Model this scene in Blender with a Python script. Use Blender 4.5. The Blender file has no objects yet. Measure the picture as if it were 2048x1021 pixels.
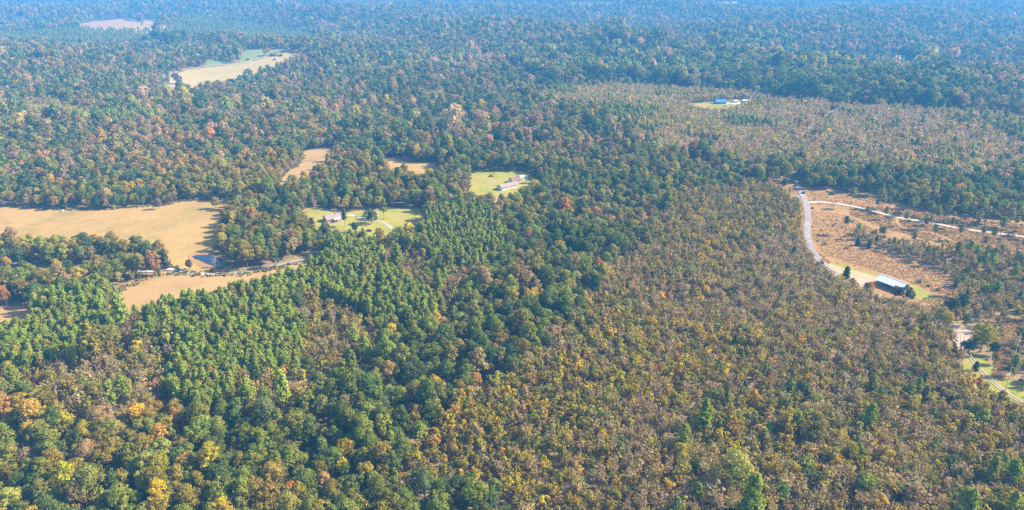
import bpy, bmesh, math, random
import numpy as np
from mathutils import Vector, Matrix
from mathutils.geometry import delaunay_2d_cdt

R = math.radians
rng = np.random.default_rng(11)
random.seed(5)
SC = bpy.context.scene
COL = SC.collection

# ------------------------------------------------------------------ camera, sky, sun, exposure
CAM_H, FPX, PITCH = 195.0, 1384.0, math.atan(580.0 / 1384.0)
cam_d = bpy.data.cameras.new('camera')
cam_d.sensor_width = 36.0
cam_d.lens = 36.0 * FPX / 2048.0
cam_d.clip_start = 1.0
cam_d.clip_end = 60000.0
cam = bpy.data.objects.new('camera', cam_d)
COL.objects.link(cam)
cam.location = (0, 0, CAM_H)
cam.rotation_euler = (R(90) - PITCH, 0, 0)
SC.camera = cam

SUN_EL, SUN_AZ = R(37), R(84)            # azimuth clockwise from +Y
sun_vec = Vector((math.sin(SUN_AZ) * math.cos(SUN_EL), math.cos(SUN_AZ) * math.cos(SUN_EL), math.sin(SUN_EL)))
world = bpy.data.worlds.new('World')
SC.world = world
world.use_nodes = True
nt = world.node_tree
for n in list(nt.nodes): nt.nodes.remove(n)
sky = nt.nodes.new('ShaderNodeTexSky')
sky.sky_type = 'NISHITA'
sky.sun_disc = False
sky.sun_elevation = SUN_EL
sky.sun_rotation = SUN_AZ
bg = nt.nodes.new('ShaderNodeBackground')
bg.inputs['Strength'].default_value = 0.12
wo = nt.nodes.new('ShaderNodeOutputWorld')
nt.links.new(sky.outputs[0], bg.inputs['Color'])
nt.links.new(bg.outputs[0], wo.inputs['Surface'])

sl = bpy.data.lights.new('sun', 'SUN')
sl.energy = 5.0
sl.angle = R(0.55)
sl.color = (1.0, 0.89, 0.68)
so = bpy.data.objects.new('sun', sl)
COL.objects.link(so)
so.rotation_euler = (-sun_vec).to_track_quat('-Z', 'Y').to_euler()
so.location = (0, 0, 400)

SC.view_settings.view_transform = 'Standard'
SC.view_settings.look = 'None'
SC.view_settings.exposure = 1.24
SC.view_settings.gamma = 1.0
SC.view_settings.use_curve_mapping = False
SC.render.engine = 'CYCLES'
SC.cycles.use_denoising = False
SC.cycles.max_bounces = 6
SC.cycles.diffuse_bounces = 4
SC.cycles.transmission_bounces = 3
SC.cycles.volume_bounces = 1
SC.cycles.use_adaptive_sampling = False
SC.cycles.pixel_filter_type = 'BLACKMAN_HARRIS'
SC.cycles.filter_width = 1.5

HAZE_D = 0.00022
HAZE_C = (0.10, 0.45, 1.0, 1)

# ------------------------------------------------------------------ numeric helpers
def vnoise(x, y, s, seed=0):
    x = np.asarray(x, float) / s + seed * 17.31 + 1000
    y = np.asarray(y, float) / s + seed * 9.77 + 1000
    xi, yi = np.floor(x).astype(np.int64), np.floor(y).astype(np.int64)
    fx, fy = x - xi, y - yi
    fx, fy = fx * fx * (3 - 2 * fx), fy * fy * (3 - 2 * fy)
    def h(a, b):
        n = (a * 374761393 + b * 668265263 + seed * 1442695) & 0xFFFFFFFF
        n = ((n ^ (n >> 13)) * 1274126177) & 0xFFFFFFFF
        return ((n ^ (n >> 16)) & 0xFFFFFF) / float(0xFFFFFF)
    return (h(xi, yi) * (1 - fx) + h(xi + 1, yi) * fx) * (1 - fy) + (h(xi, yi + 1) * (1 - fx) + h(xi + 1, yi + 1) * fx) * fy

def sstep(a, b, t):
    t = np.clip((t - a) / (b - a), 0, 1)
    return t * t * (3 - 2 * t)

POND = None
def height(x, y):
    x = np.asarray(x, float); y = np.asarray(y, float)
    d = np.hypot(x, y)
    near = 3.2 * np.sin(x / 95 + 0.6) * np.sin(y / 120 + 0.4) + 2.0 * np.sin(x / 160 - y / 130)
    far = 22 * np.sin(x / 330 + 1.1 + np.sin(y / 700)) * np.sin(y / 260 + 0.3 + np.sin(x / 500)) + 11 * np.sin(x / 190 + y / 150 + 2 * np.sin(x / 900))
    h = near + far * sstep(750, 1900, d) * (1 - 0.6 * sstep(5000, 9000, d))
    if POND is not None:
        k = sstep(95, 25, np.hypot(x - POND[0], y - POND[1]))
        h = h * (1 - k) + POND[2] * k
    return h

CP, SP = math.cos(PITCH), math.sin(PITCH)
def proj(x, y, z):
    dy, dz = y, z - CAM_H
    dep = dy * CP - dz * SP
    v = (dy * SP + dz * CP) / dep
    return 1024 + FPX * x / dep, 510.5 - FPX * v, dep

def at(px, py, up=0.0):
    """point on the ground (plus up metres) seen at pixel px, py of the 2048-wide photograph"""
    px = np.atleast_1d(np.asarray(px, float)); py = np.atleast_1d(np.asarray(py, float))
    u, v = (px - 1024) / FPX, (510.5 - py) / FPX
    dx, dy, dz = u, CP + v * SP, -SP + v * CP
    t = (up - CAM_H) / dz
    for _ in range(12):
        hh = height(dx * t, dy * t)
        t = t + ((hh + up - (CAM_H + dz * t)) / dz) * 0.8
    return np.stack([dx * t, dy * t, height(dx * t, dy * t)], 1)

p = at(415, 522)[0]
POND = (p[0], p[1], p[2])

def at1(px, py, up=0.0):
    return Vector(at(px, py, up)[0])

def inpoly(px, py, poly):
    c = np.zeros(px.shape, bool)
    n = len(poly)
    for i in range(n):
        x1, y1 = poly[i]; x2, y2 = poly[(i + 1) % n]
        if y1 == y2: continue
        m = ((y1 > py) != (y2 > py)) & (px < (x2 - x1) * (py - y1) / (y2 - y1) + x1)
        c ^= m
    return c

def densify(pts, step, closed=True):
    out = []
    n = len(pts)
    for i in range(n if closed else n - 1):
        a, b = np.array(pts[i][:2]), np.array(pts[(i + 1) % n][:2])
        k = max(1, int(np.ceil(np.linalg.norm(b - a) / step)))
        for j in range(k): out.append(a + (b - a) * j / k)
    if not closed: out.append(np.array(pts[-1][:2]))
    return out

def smooth_line(pts, n=6):
    P = [np.array(q, float) for q in pts]
    P = [2 * P[0] - P[1]] + P + [2 * P[-1] - P[-2]]
    out = []
    for i in range(1, len(P) - 2):
        for j in range(n):
            t = j / n
            a, b, c, d = P[i - 1], P[i], P[i + 1], P[i + 2]
            out.append(0.5 * (2 * b + (c - a) * t + (2 * a - 5 * b + 4 * c - d) * t * t + (3 * b - a - 3 * c + d) * t ** 3))
    out.append(P[-2])
    return out

# ------------------------------------------------------------------ materials
MATS = {}
def new_mat(name):
    m = bpy.data.materials.new(name); m.use_nodes = True
    for n in list(m.node_tree.nodes): m.node_tree.nodes.remove(n)
    MATS[name] = m
    return m, m.node_tree

def N(t, kind, **kw):
    n = t.nodes.new(kind)
    for k, v in kw.items(): setattr(n, k, v)
    return n

def foliage_mat(name, trans=0.3, lo=0.6, hi=1.35):
    m, t = new_mat(name)
    a = N(t, 'ShaderNodeAttribute', attribute_type='INSTANCER', attribute_name='tint')
    g = N(t, 'ShaderNodeNewGeometry')
    mr = N(t, 'ShaderNodeMapRange'); mr.inputs['To Min'].default_value = lo; mr.inputs['To Max'].default_value = hi
    t.links.new(g.outputs['Random Per Island'], mr.inputs['Value'])
    hs = N(t, 'ShaderNodeHueSaturation')
    m2 = N(t, 'ShaderNodeMath', operation='MULTIPLY_ADD'); m2.inputs[1].default_value = 0.09; m2.inputs[2].default_value = 0.452
    ns = N(t, 'ShaderNodeTexNoise'); ns.inputs['Scale'].default_value = 0.35; ns.inputs['Detail'].default_value = 1
    t.links.new(g.outputs['Position'], ns.inputs['Vector'])
    t.links.new(ns.outputs['Fac'], m2.inputs[0])
    t.links.new(m2.outputs[0], hs.inputs['Hue'])
    t.links.new(mr.outputs[0], hs.inputs['Value'])
    t.links.new(a.outputs['Color'], hs.inputs['Color'])
    d = N(t, 'ShaderNodeBsdfDiffuse'); tr = N(t, 'ShaderNodeBsdfTranslucent'); mx = N(t, 'ShaderNodeMixShader')
    mx.inputs[0].default_value = trans
    t.links.new(hs.outputs[0], d.inputs['Color']); t.links.new(hs.outputs[0], tr.inputs['Color'])
    o = N(t, 'ShaderNodeOutputMaterial')
    t.links.new(d.outputs[0], mx.inputs[1]); t.links.new(tr.outputs[0], mx.inputs[2]); t.links.new(mx.outputs[0], o.inputs['Surface'])
    return m
M_LEAF = foliage_mat('leaf', 0.42, 0.7, 1.3)
M_NEEDLE = foliage_mat('needle', 0.28, 0.65, 1.3)
M_GRASSY = foliage_mat('dry_grass_tuft', 0.3, 0.6, 1.4)

def plain(name, col, rough=0.8, var=0.15, scale=1.0, metal=0.0, spec=0.3):
    m, t = new_mat(name)
    b = N(t, 'ShaderNodeBsdfPrincipled'); o = N(t, 'ShaderNodeOutputMaterial')
    g = N(t, 'ShaderNodeNewGeometry')
    n1 = N(t, 'ShaderNodeTexNoise'); n1.inputs['Scale'].default_value = scale; n1.inputs['Detail'].default_value = 5
    t.links.new(g.outputs['Position'], n1.inputs['Vector'])
    r = N(t, 'ShaderNodeMapRange'); r.inputs['From Min'].default_value = 0.3; r.inputs['From Max'].default_value = 0.7
    r.inputs['To Min'].default_value = 1 - var; r.inputs['To Max'].default_value = 1 + var
    t.links.new(n1.outputs['Fac'], r.inputs['Value'])
    mu = N(t, 'ShaderNodeVectorMath', operation='SCALE'); mu.inputs[0].default_value = col[:3]
    t.links.new(r.outputs[0], mu.inputs['Scale'])
    t.links.new(mu.outputs[0], b.inputs['Base Color'])
    b.inputs['Roughness'].default_value = rough; b.inputs['Metallic'].default_value = metal
    b.inputs['Specular IOR Level'].default_value = spec
    t.links.new(b.outputs[0], o.inputs['Surface'])
    return m

def ground_mat(name, stops, big=60, mid=9, fine=0.9, rows=None, bump=0.0):
    """stops: colours blended by noise at three scales"""
    m, t = new_mat(name)
    b = N(t, 'ShaderNodeBsdfPrincipled'); o = N(t, 'ShaderNodeOutputMaterial')
    b.inputs['Roughness'].default_value = 1.0; b.inputs['Specular IOR Level'].default_value = 0.1
    g = N(t, 'ShaderNodeNewGeometry')
    def nz(sc, det, dist=0.6):
        n = N(t, 'ShaderNodeTexNoise'); n.inputs['Scale'].default_value = 1.0 / sc; n.inputs['Detail'].default_value = det
        n.inputs['Distortion'].default_value = dist
        t.links.new(g.outputs['Position'], n.inputs['Vector']); return n
    a1, a2, a3 = nz(big, 3), nz(mid, 4), nz(fine, 3)
    s1 = N(t, 'ShaderNodeMath', operation='MULTIPLY_ADD'); s1.inputs[1].default_value = 0.55
    t.links.new(a1.outputs['Fac'], s1.inputs[0])
    s2 = N(t, 'ShaderNodeMath', operation='MULTIPLY_ADD'); s2.inputs[1].default_value = 0.3
    t.links.new(a2.outputs['Fac'], s2.inputs[0])
    s3 = N(t, 'ShaderNodeMath', operation='MULTIPLY'); s3.inputs[1].default_value = 0.25
    t.links.new(a3.outputs['Fac'], s3.inputs[0])
    t.links.new(s3.outputs[0], s2.inputs[2]); t.links.new(s2.outputs[0], s1.inputs[2])
    cr = N(t, 'ShaderNodeValToRGB')
    cr.color_ramp.elements[0].position = 0.36; cr.color_ramp.elements[0].color = (*stops[0], 1)
    cr.color_ramp.elements[1].position = 0.72; cr.color_ramp.elements[1].color = (*stops[-1], 1)
    for i, c in enumerate(stops[1:-1]):
        e = cr.color_ramp.elements.new(0.36 + 0.36 * (i + 1) / (len(stops) - 1)); e.color = (*c, 1)
    t.links.new(s1.outputs[0], cr.inputs['Fac'])
    last = cr.outputs['Color']
    if rows:
        ang, wid, amt = rows
        mp = N(t, 'ShaderNodeMapping'); mp.inputs['Rotation'].default_value = (0, 0, ang)
        t.links.new(g.outputs['Position'], mp.inputs['Vector'])
        wv = N(t, 'ShaderNodeTexWave'); wv.inputs['Scale'].default_value = 1.0 / wid / 3.14; wv.inputs['Distortion'].default_value = 3.0
        wv.inputs['Detail'].default_value = 2; wv.inputs['Detail Scale'].default_value = 0.4
        t.links.new(mp.outputs[0], wv.inputs['Vector'])
        hv = N(t, 'ShaderNodeHueSaturation')
        mm = N(t, 'ShaderNodeMapRange'); mm.inputs['To Min'].default_value = 1 - amt; mm.inputs['To Max'].default_value = 1 + amt
        t.links.new(wv.outputs['Fac'], mm.inputs['Value']); t.links.new(mm.outputs[0], hv.inputs['Value'])
        t.links.new(last, hv.inputs['Color']); last = hv.outputs[0]
    t.links.new(last, b.inputs['Base Color'])
    if bump:
        bp = N(t, 'ShaderNodeBump'); bp.inputs['Strength'].default_value = 0.6; bp.inputs['Distance'].default_value = bump
        t.links.new(a3.outputs['Fac'], bp.inputs['Height']); t.links.new(bp.outputs[0], b.inputs['Normal'])
    t.links.new(b.outputs[0], o.inputs['Surface'])
    return m

M_FLOOR = ground_mat('forest_floor', [(0.13, 0.11, 0.045), (0.24, 0.18, 0.09), (0.32, 0.22, 0.12), (0.22, 0.19, 0.07)], 45, 7, 0.8, bump=0.3)
M_TAN = ground_mat('hay_field', [(0.21, 0.19, 0.06), (0.37, 0.24, 0.08), (0.46, 0.285, 0.10), (0.32, 0.21, 0.08)], 70, 14, 1.5, rows=(0.7, 2.8, 0.16), bump=0.15)
M_TAN2 = ground_mat('cut_field', [(0.27, 0.19, 0.08), (0.37, 0.23, 0.10), (0.43, 0.27, 0.11), (0.29, 0.22, 0.08)], 30, 8, 1.2, rows=(2.2, 2.2, 0.06), bump=0.15)
M_LAWN = ground_mat('lawn', [(0.16, 0.19, 0.025), (0.27, 0.27, 0.04), (0.37, 0.29, 0.08), (0.2, 0.24, 0.03)], 35, 8, 1.2, bump=0.15)
M_GREEN = ground_mat('green_pasture', [(0.17, 0.23, 0.07), (0.24, 0.28, 0.10), (0.30, 0.28, 0.12)], 60, 14, 2)
M_FARTAN = ground_mat('far_pasture', [(0.32, 0.27, 0.09), (0.46, 0.33, 0.14), (0.38, 0.32, 0.11)], 60, 14, 3, rows=(0.4, 9, 0.08))
M_BROOM = ground_mat('rusty_grass', [(0.17, 0.17, 0.05), (0.33, 0.19, 0.08), (0.41, 0.22, 0.09), (0.27, 0.23, 0.07)], 22, 5, 0.8, bump=0.4)
M_CLAY = ground_mat('orange_clay', [(0.36, 0.20, 0.09), (0.46, 0.27, 0.13), (0.52, 0.36, 0.22), (0.42, 0.26, 0.11)], 14, 4, 0.8, rows=(1.0, 1.6, 0.08), bump=0.2)
M_RED = ground_mat('red_soil', [(0.36, 0.20, 0.10), (0.48, 0.28, 0.13), (0.40, 0.30, 0.12)], 60, 15, 3)
M_MOWN = ground_mat('mown_grass', [(0.15, 0.20, 0.025), (0.24, 0.27, 0.035), (0.34, 0.28, 0.07), (0.20, 0.25, 0.03)], 12, 4, 0.8, bump=0.2)
M_GRAVEL = ground_mat('pale_gravel', [(0.42, 0.36, 0.29), (0.52, 0.46, 0.39), (0.60, 0.53, 0.45)], 9, 2, 0.4)
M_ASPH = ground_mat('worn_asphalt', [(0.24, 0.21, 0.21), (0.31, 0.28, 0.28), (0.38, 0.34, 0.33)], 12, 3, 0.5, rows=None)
M_DIRT = ground_mat('dirt_track', [(0.34, 0.26, 0.19), (0.44, 0.34, 0.26), (0.52, 0.42, 0.33)], 9, 2, 0.4)
M_BARK = plain('bark', (0.15, 0.12, 0.095), 0.95, 0.3, 2.0)
M_TWIG = plain('twig', (0.44, 0.34, 0.19), 0.95, 0.3, 2.0)
M_BARKP = plain('pine_bark', (0.13, 0.09, 0.07), 0.95, 0.3, 2.0)

# ------------------------------------------------------------------ object helpers
def tag(o, label=None, cat=None, group=None, kind=None):
    if label: o['label'] = label
    if cat: o['category'] = cat
    if group: o['group'] = group
    if kind: o['kind'] = kind
    return o

def mesh_from(name, V, F, mats, midx=None, smooth=False):
    me = bpy.data.meshes.new(name)
    V = np.asarray(V, np.float32).reshape(-1, 3)
    if isinstance(F, np.ndarray):
        k = F.shape[1]; nf = len(F)
        me.vertices.add(len(V)); me.vertices.foreach_set('co', V.ravel())
        me.loops.add(nf * k); me.loops.foreach_set('vertex_index', F.astype(np.int32).ravel())
        me.polygons.add(nf); me.polygons.foreach_set('loop_start', np.arange(0, nf * k, k, dtype=np.int32))
        me.polygons.foreach_set('loop_total', np.full(nf, k, np.int32))
    else:
        me.from_pydata([tuple(map(float, v)) for v in V], [], F)
    for m in mats: me.materials.append(m)
    if midx is not None: me.polygons.foreach_set('material_index', np.asarray(midx, np.int32))
    if smooth: me.polygons.foreach_set('use_smooth', np.ones(len(me.polygons), bool))
    me.update(calc_edges=True)
    return me

def link(name, me, parent=None):
    o = bpy.data.objects.new(name, me); COL.objects.link(o)
    if parent: o.parent = parent
    return o

def empty(name, loc, rz=0.0):
    o = bpy.data.objects.new(name, None); COL.objects.link(o)
    o.location = loc; o.rotation_euler = (0, 0, rz); o.empty_display_size = 0.5
    return o

class MB:
    """collects boxes and tubes, builds one mesh"""
    def __init__(s): s.v = []; s.f = []
    def add(s, vs, fs):
        k = len(s.v); s.v += [tuple(q) for q in vs]; s.f += [tuple(i + k for i in f) for f in fs]; return s
    def box(s, x0, x1, y0, y1, z0, z1):
        return s.add([(x0, y0, z0), (x1, y0, z0), (x1, y1, z0), (x0, y1, z0), (x0, y0, z1), (x1, y0, z1), (x1, y1, z1), (x0, y1, z1)],
                     [(0, 3, 2, 1), (4, 5, 6, 7), (0, 1, 5, 4), (1, 2, 6, 5), (2, 3, 7, 6), (3, 0, 4, 7)])
    def prism(s, prof, y0, y1):
        """profile in xz extruded along y"""
        n = len(prof)
        vs = [(x, y0, z) for x, z in prof] + [(x, y1, z) for x, z in prof]
        fs = [tuple(range(n)), tuple(range(2 * n - 1, n - 1, -1))] + [(i, i + n, (i + 1) % n + n, (i + 1) % n) for i in range(n)]
        return s.add(vs, fs)
    def prismx(s, prof, x0, x1):
        n = len(prof)
        vs = [(x0, y, z) for y, z in prof] + [(x1, y, z) for y, z in prof]
        fs = [tuple(range(n - 1, -1, -1)), tuple(range(n, 2 * n))] + [(i, (i + 1) % n, (i + 1) % n + n, i + n) for i in range(n)]
        return s.add(vs, fs)
    def tube(s, pts, rads, n=8):
        k = len(s.v); pts = [Vector(q) for q in pts]
        for i, q in enumerate(pts):
            d = (pts[min(i + 1, len(pts) - 1)] - pts[max(i - 1, 0)]).normalized()
            a = d.orthogonal().normalized(); b = d.cross(a)
            for j in range(n):
                t = 2 * math.pi * j / n
                s.v.append(tuple(q + (a * math.cos(t) + b * math.sin(t)) * rads[i]))
        for i in range(len(pts) - 1):
            for j in range(n):
                s.f.append((k + i * n + j, k + i * n + (j + 1) % n, k + (i + 1) * n + (j + 1) % n, k + (i + 1) * n + j))
        s.f.append(tuple(k + j for j in range(n - 1, -1, -1))); s.f.append(tuple(k + (len(pts) - 1) * n + j for j in range(n)))
        return s
    def build(s, name, mat, parent=None, bevel=0):
        me = mesh_from(name, s.v, s.f, [mat])
        bm = bmesh.new(); bm.from_mesh(me)
        if bevel: bmesh.ops.bevel(bm, geom=bm.edges[:], offset=bevel, segments=1, affect='EDGES')
        bmesh.ops.recalc_face_normals(bm, faces=bm.faces[:]); bm.to_mesh(me); bm.free()
        return link(name, me, parent)

# ------------------------------------------------------------------ ground
fine = np.arange(-52, 52.01, 0.5)
ang = np.concatenate([fine, np.arange(57, 308, 5.0)])
ang = np.radians(ang)
rad = [15.0]
while rad[-1] < 27000: rad.append(rad[-1] * 1.02 + 0.5)
rad = np.array(rad)
A, Rr = np.meshgrid(ang, rad)
gx, gy = Rr * np.sin(A), Rr * np.cos(A)
gz = height(gx, gy)
na, nr = len(ang), len(rad)
V = np.stack([gx, gy, gz], -1).reshape(-1, 3)
i, j = np.meshgrid(np.arange(nr - 1), np.arange(na), indexing='ij')
j2 = (j + 1) % na
F = np.stack([i * na + j, i * na + j2, (i + 1) * na + j2, (i + 1) * na + j], -1).reshape(-1, 4)[:, ::-1]
V = np.vstack([V, [[0, 0, float(height(0, 0))]]])
me = mesh_from('ground', V, F, [M_FLOOR], smooth=True)
bm = bmesh.new(); bm.from_mesh(me); bm.verts.ensure_lookup_table()
c = bm.verts[len(V) - 1]
for k in range(na): bm.faces.new((bm.verts[k], bm.verts[(k + 1) % na], c))
bmesh.ops.recalc_face_normals(bm, faces=bm.faces[:]); bm.to_mesh(me); bm.free()
g = link('ground', me); tag(g, kind='structure')

# ------------------------------------------------------------------ clearings, measured on the photograph and laid on the ground
CLEAR = []       # pixel outlines (of ground) where the wood does not grow
def sheet(name, poly, mat, lift, step=12, clear=True, kind='structure', jag=0.0):
    W = at([q[0] for q in poly], [q[1] for q in poly])
    pts = densify([tuple(w[:2]) for w in W], step)
    if jag: pts = [q + rng.normal(0, jag, 2) for q in pts]
    pts = [np.asarray(q, float) for q in pts]
    P = np.array(pts); mn, mxx = P.min(0), P.max(0)
    xs, ys = np.meshgrid(np.arange(mn[0], mxx[0], step), np.arange(mn[1], mxx[1], step))
    xs, ys = xs.ravel() + 0.3, ys.ravel() + 0.3
    k = inpoly(xs, ys, [tuple(q) for q in pts])
    inner = [Vector((a, b)) for a, b in zip(xs[k], ys[k])]
    nb = len(pts)
    co, _, fs, _, _, _ = delaunay_2d_cdt([Vector(q) for q in pts] + inner, [(q, (q + 1) % nb) for q in range(nb)], [], 1, 1e-4)
    co = np.array([[v.x, v.y] for v in co])
    hz = height(co[:, 0], co[:, 1]) + lift
    me = mesh_from(name, np.column_stack([co, hz]), [tuple(f) for f in fs], [mat], smooth=True)
    bm = bmesh.new(); bm.from_mesh(me)
    for f in bm.faces:
        f.normal_update()
        if f.normal.z < 0: f.normal_flip()
    bm.to_mesh(me); bm.free()
    o = link(name, me); tag(o, kind=kind)
    if clear: CLEAR.append(poly)
    return o

ROADS = []
def road(name, line, width, mat, lift, kind='structure', tracks=None, clear=True, n=6, verge=2.6):
    W = at([q[0] for q in line], [q[1] for q in line])
    L = smooth_line([tuple(w[:2]) for w in W], n)
    L = densify(L, 5, False)
    if clear: ROADS.append((np.array(L), width / 2 + verge - 2.6))
    mb_v, mb_f = [], []
    offs = tracks or [(-width / 2, width / 2)]
    for a, b in offs:
        k0 = len(mb_v)
        for i2, q in enumerate(L):
            d = L[min(i2 + 1, len(L) - 1)] - L[max(i2 - 1, 0)]
            d = d / (np.linalg.norm(d) + 1e-9); nn = np.array([-d[1], d[0]])
            wob = 0.25 * (vnoise(q[0], q[1], 4, 3) - 0.5) * min(width, 4) * 0.5
            for s_ in (a - wob, (a + b) / 2, b + wob):
                w = q + nn * s_
                mb_v.append((w[0], w[1], float(height(w[0], w[1])) + lift + (0.03 if s_ == (a + b) / 2 else 0)))
        for i2 in range(len(L) - 1):
            for t_ in (0, 1):
                x = k0 + 3 * i2 + t_
                mb_f.append((x, x + 1, x + 4, x + 3))
    me = mesh_from(name, mb_v, mb_f, [mat], smooth=True)
    bm = bmesh.new(); bm.from_mesh(me)
    for f in bm.faces:
        f.normal_update()
        if f.normal.z < 0: f.normal_flip()
    bm.to_mesh(me); bm.free()
    o = link(name, me); tag(o, kind=kind)
    return o

sheet('hay_field', [(-90, 404), (0, 411), (100, 418), (210, 420), (300, 413), (360, 404), (425, 400), (466, 401), (472, 412), (457, 440), (446, 470), (436, 497), (440, 508),
                    (455, 515), (455, 534), (430, 541), (400, 547), (372, 545), (345, 537), (325, 525), (280, 512), (200, 506), (100, 500), (0, 498), (-90, 498)], M_TAN, 0.22)
sheet('field', [(224, 604), (240, 582), (262, 568), (292, 556), (340, 549), (400, 551), (440, 553), (500, 548), (560, 536), (618, 522), (650, 507), (668, 530), (612, 568),
                (548, 596), (480, 606), (428, 621), (343, 641), (240, 662), (205, 640)], M_TAN2, 0.22)
sheet('field', [(-90, 628), (0, 618), (40, 611), (66, 607), (78, 630), (70, 672), (0, 690), (-90, 700)], M_TAN2, 0.22)
sheet('dirt_clearing', [(-90, 546), (0, 541), (60, 538), (130, 537), (190, 530), (215, 536), (180, 560), (60, 572), (-90, 576)], M_TAN2, 0.22)
sheet('pasture', [(330, 166), (345, 152), (372, 141), (400, 137), (450, 132), (510, 122), (545, 111), (592, 104), (602, 108), (592, 121), (575, 133), (545, 145), (520, 156), (480, 170),
                (430, 184), (400, 190), (372, 192), (356, 192), (340, 180)], M_FARTAN, 0.5, 25)
sheet('green_pasture', [(413, 121), (425, 118), (466, 126), (474, 129), (440, 131.5), (410, 136)], M_GREEN, 0.5, 25)
sheet('green_pasture', [(478, 127), (484, 108), (497, 99), (570, 99.5), (556, 106), (540, 109.5), (510, 119), (492, 125)], M_GREEN, 0.5, 25)
sheet('green_pasture', [(326, 168), (340, 178), (353, 186), (345, 200), (318, 212), (316, 200)], M_GREEN, 0.5, 25)
sheet('bare_field', [(160, 49), (190, 44), (222, 42), (245, 39), (275, 44), (300, 51), (345, 55), (350, 66), (300, 68), (215, 66), (160, 62)], M_RED, 0.9, 40)
sheet('bare_field', [(288, 41), (316, 42), (318, 51), (284, 51)], M_RED, 0.9, 40)
sheet('bare_field', [(370, 85), (410, 87), (450, 91), (445, 99), (400, 98), (368, 95)], M_RED, 0.9, 40)
sheet('cut_strip', [(604, 303), (650, 296), (674, 299), (676, 322), (650, 345), (622, 362), (596, 380), (572, 392), (550, 386), (562, 352), (590, 335), (603, 318)], M_TAN2, 0.25)
sheet('field', [(766, 317), (785, 315), (830, 325), (876, 326), (886, 350), (870, 368), (800, 368), (768, 352)], M_TAN, 0.25)
sheet('pasture_lawn', [(938, 347), (990, 342), (1050, 344), (1070, 350), (1072, 370), (1066, 394), (1040, 412), (1000, 424), (945, 412), (936, 385)], M_LAWN, 0.25)
sheet('lawn', [(606, 412), (650, 419), (700, 424), (760, 420), (800, 418), (852, 417), (856, 435), (846, 462), (810, 485), (770, 500), (700, 500), (650, 480), (606, 450)], M_LAWN, 0.25)
sheet('rusty_clearing', [(1540, 374), (1562, 366), (1592, 368), (1640, 378), (1700, 386), (1780, 400), (1850, 422), (1960, 436), (2150, 446), (2150, 520), (1990, 506), (1880, 500), (1790, 490), (1720, 462),
                (1700, 474), (1745, 498), (1810, 518), (1860, 536), (1900, 556), (1918, 585), (1905, 612), (1886, 634), (1850, 630), (1810, 622), (1770, 612), (1725, 596), (1668, 566),
                (1636, 540), (1606, 505), (1598, 470), (1600, 430), (1586, 402), (1560, 390)], M_BROOM, 0.22, jag=0.8)
sheet('mown_strip', [(1655, 526), (1690, 531), (1722, 543), (1780, 556), (1832, 574), (1870, 592), (1896, 606), (1884, 613), (1850, 604), (1800, 588), (1740, 566), (1700, 552), (1660, 538)], M_MOWN, 0.30, 8, False, jag=0.5)
sheet('clay_ground', [(1646, 528), (1664, 531), (1700, 541), (1735, 550), (1760, 557), (1754, 568), (1744, 584), (1790, 600), (1784, 606), (1736, 590), (1712, 566), (1686, 552), (1662, 540)], M_CLAY, 0.38, 8, False, jag=0.5)
sheet('clay_ground', [(1838, 608), (1862, 607), (1884, 617), (1872, 626), (1846, 622)], M_CLAY, 0.38, 8, False, jag=0.4)
sheet('gravel_pad', [(1716, 558), (1730, 562), (1746, 573), (1742, 580), (1724, 574), (1712, 566)], M_DIRT, 0.46, 8, False, jag=0.4)
sheet('clearing', [(1368, 213), (1390, 207), (1430, 205), (1505, 203), (1508, 209), (1482, 221), (1450, 230), (1410, 229), (1382, 221)], M_LAWN, 0.45, 25)
sheet('gravel_yard', [(1442, 206), (1502, 204), (1500, 207.5), (1470, 210), (1440, 209.5)], M_GRAVEL, 0.7, 25, False)
sheet('gravel_pad', [(1896, 646), (1925, 652), (1942, 662), (1936, 688), (1914, 696), (1900, 674)], M_DIRT, 0.3, 8)
sheet('verge', [(1928, 704), (1962, 712), (1990, 742), (2015, 762), (2075, 790), (2075, 858), (2015, 826), (1966, 792), (1936, 762), (1922, 735)], M_MOWN, 0.22, 8, jag=0.6)
sheet('grass_cut', [(2004, 640), (2060, 636), (2060, 656), (2030, 690), (2014, 730), (2006, 765), (1985, 752), (1992, 720), (2000, 680)], M_BROOM, 0.24, 8, jag=0.6)
sheet('clearing', [(1200, 91), (1222, 88), (1242, 91), (1240, 103), (1205, 103)], M_RED, 0.6, 30)
sheet('clearing', [(1285, 73), (1320, 70), (1328, 76), (1320, 88), (1282, 87)], M_RED, 0.6, 30)
sheet('clearing', [(1355, 276), (1400, 278), (1440, 288), (1436, 296), (1380, 290)], M_BROOM, 0.4, 20)
sheet('clearing', [(1830, 236), (1850, 235), (1868, 239), (1858, 244), (1836, 243)], M_GREEN, 0.4, 20)
sheet('clearing', [(2006, 41), (2060, 39), (2060, 45), (2012, 45)], M_FARTAN, 0.9, 40)
sheet('clearing', [(1200, 788), (1226, 783), (1232, 790), (1206, 795)], M_BROOM, 0.25, 8)
sheet('pond_bank', [(374, 512), (392, 504), (425, 503), (462, 512), (470, 530), (452, 544), (424, 543), (398, 534), (380, 522)], M_BROOM, 0.3, 6)
for q_ in ((888, 914), (1142, 1232), (1428, 1478), (1490, 1512), (1664, 1700), (1784, 1800)):
    y_ = {888: 10, 1490: 15}.get(q_[0], 6)
    sheet('shed_yard', [(q_[0], y_), (q_[1], y_), (q_[1] + 2, y_ + 11), (q_[0] - 2, y_ + 11)], M_FARTAN, 0.5, 40)
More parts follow.
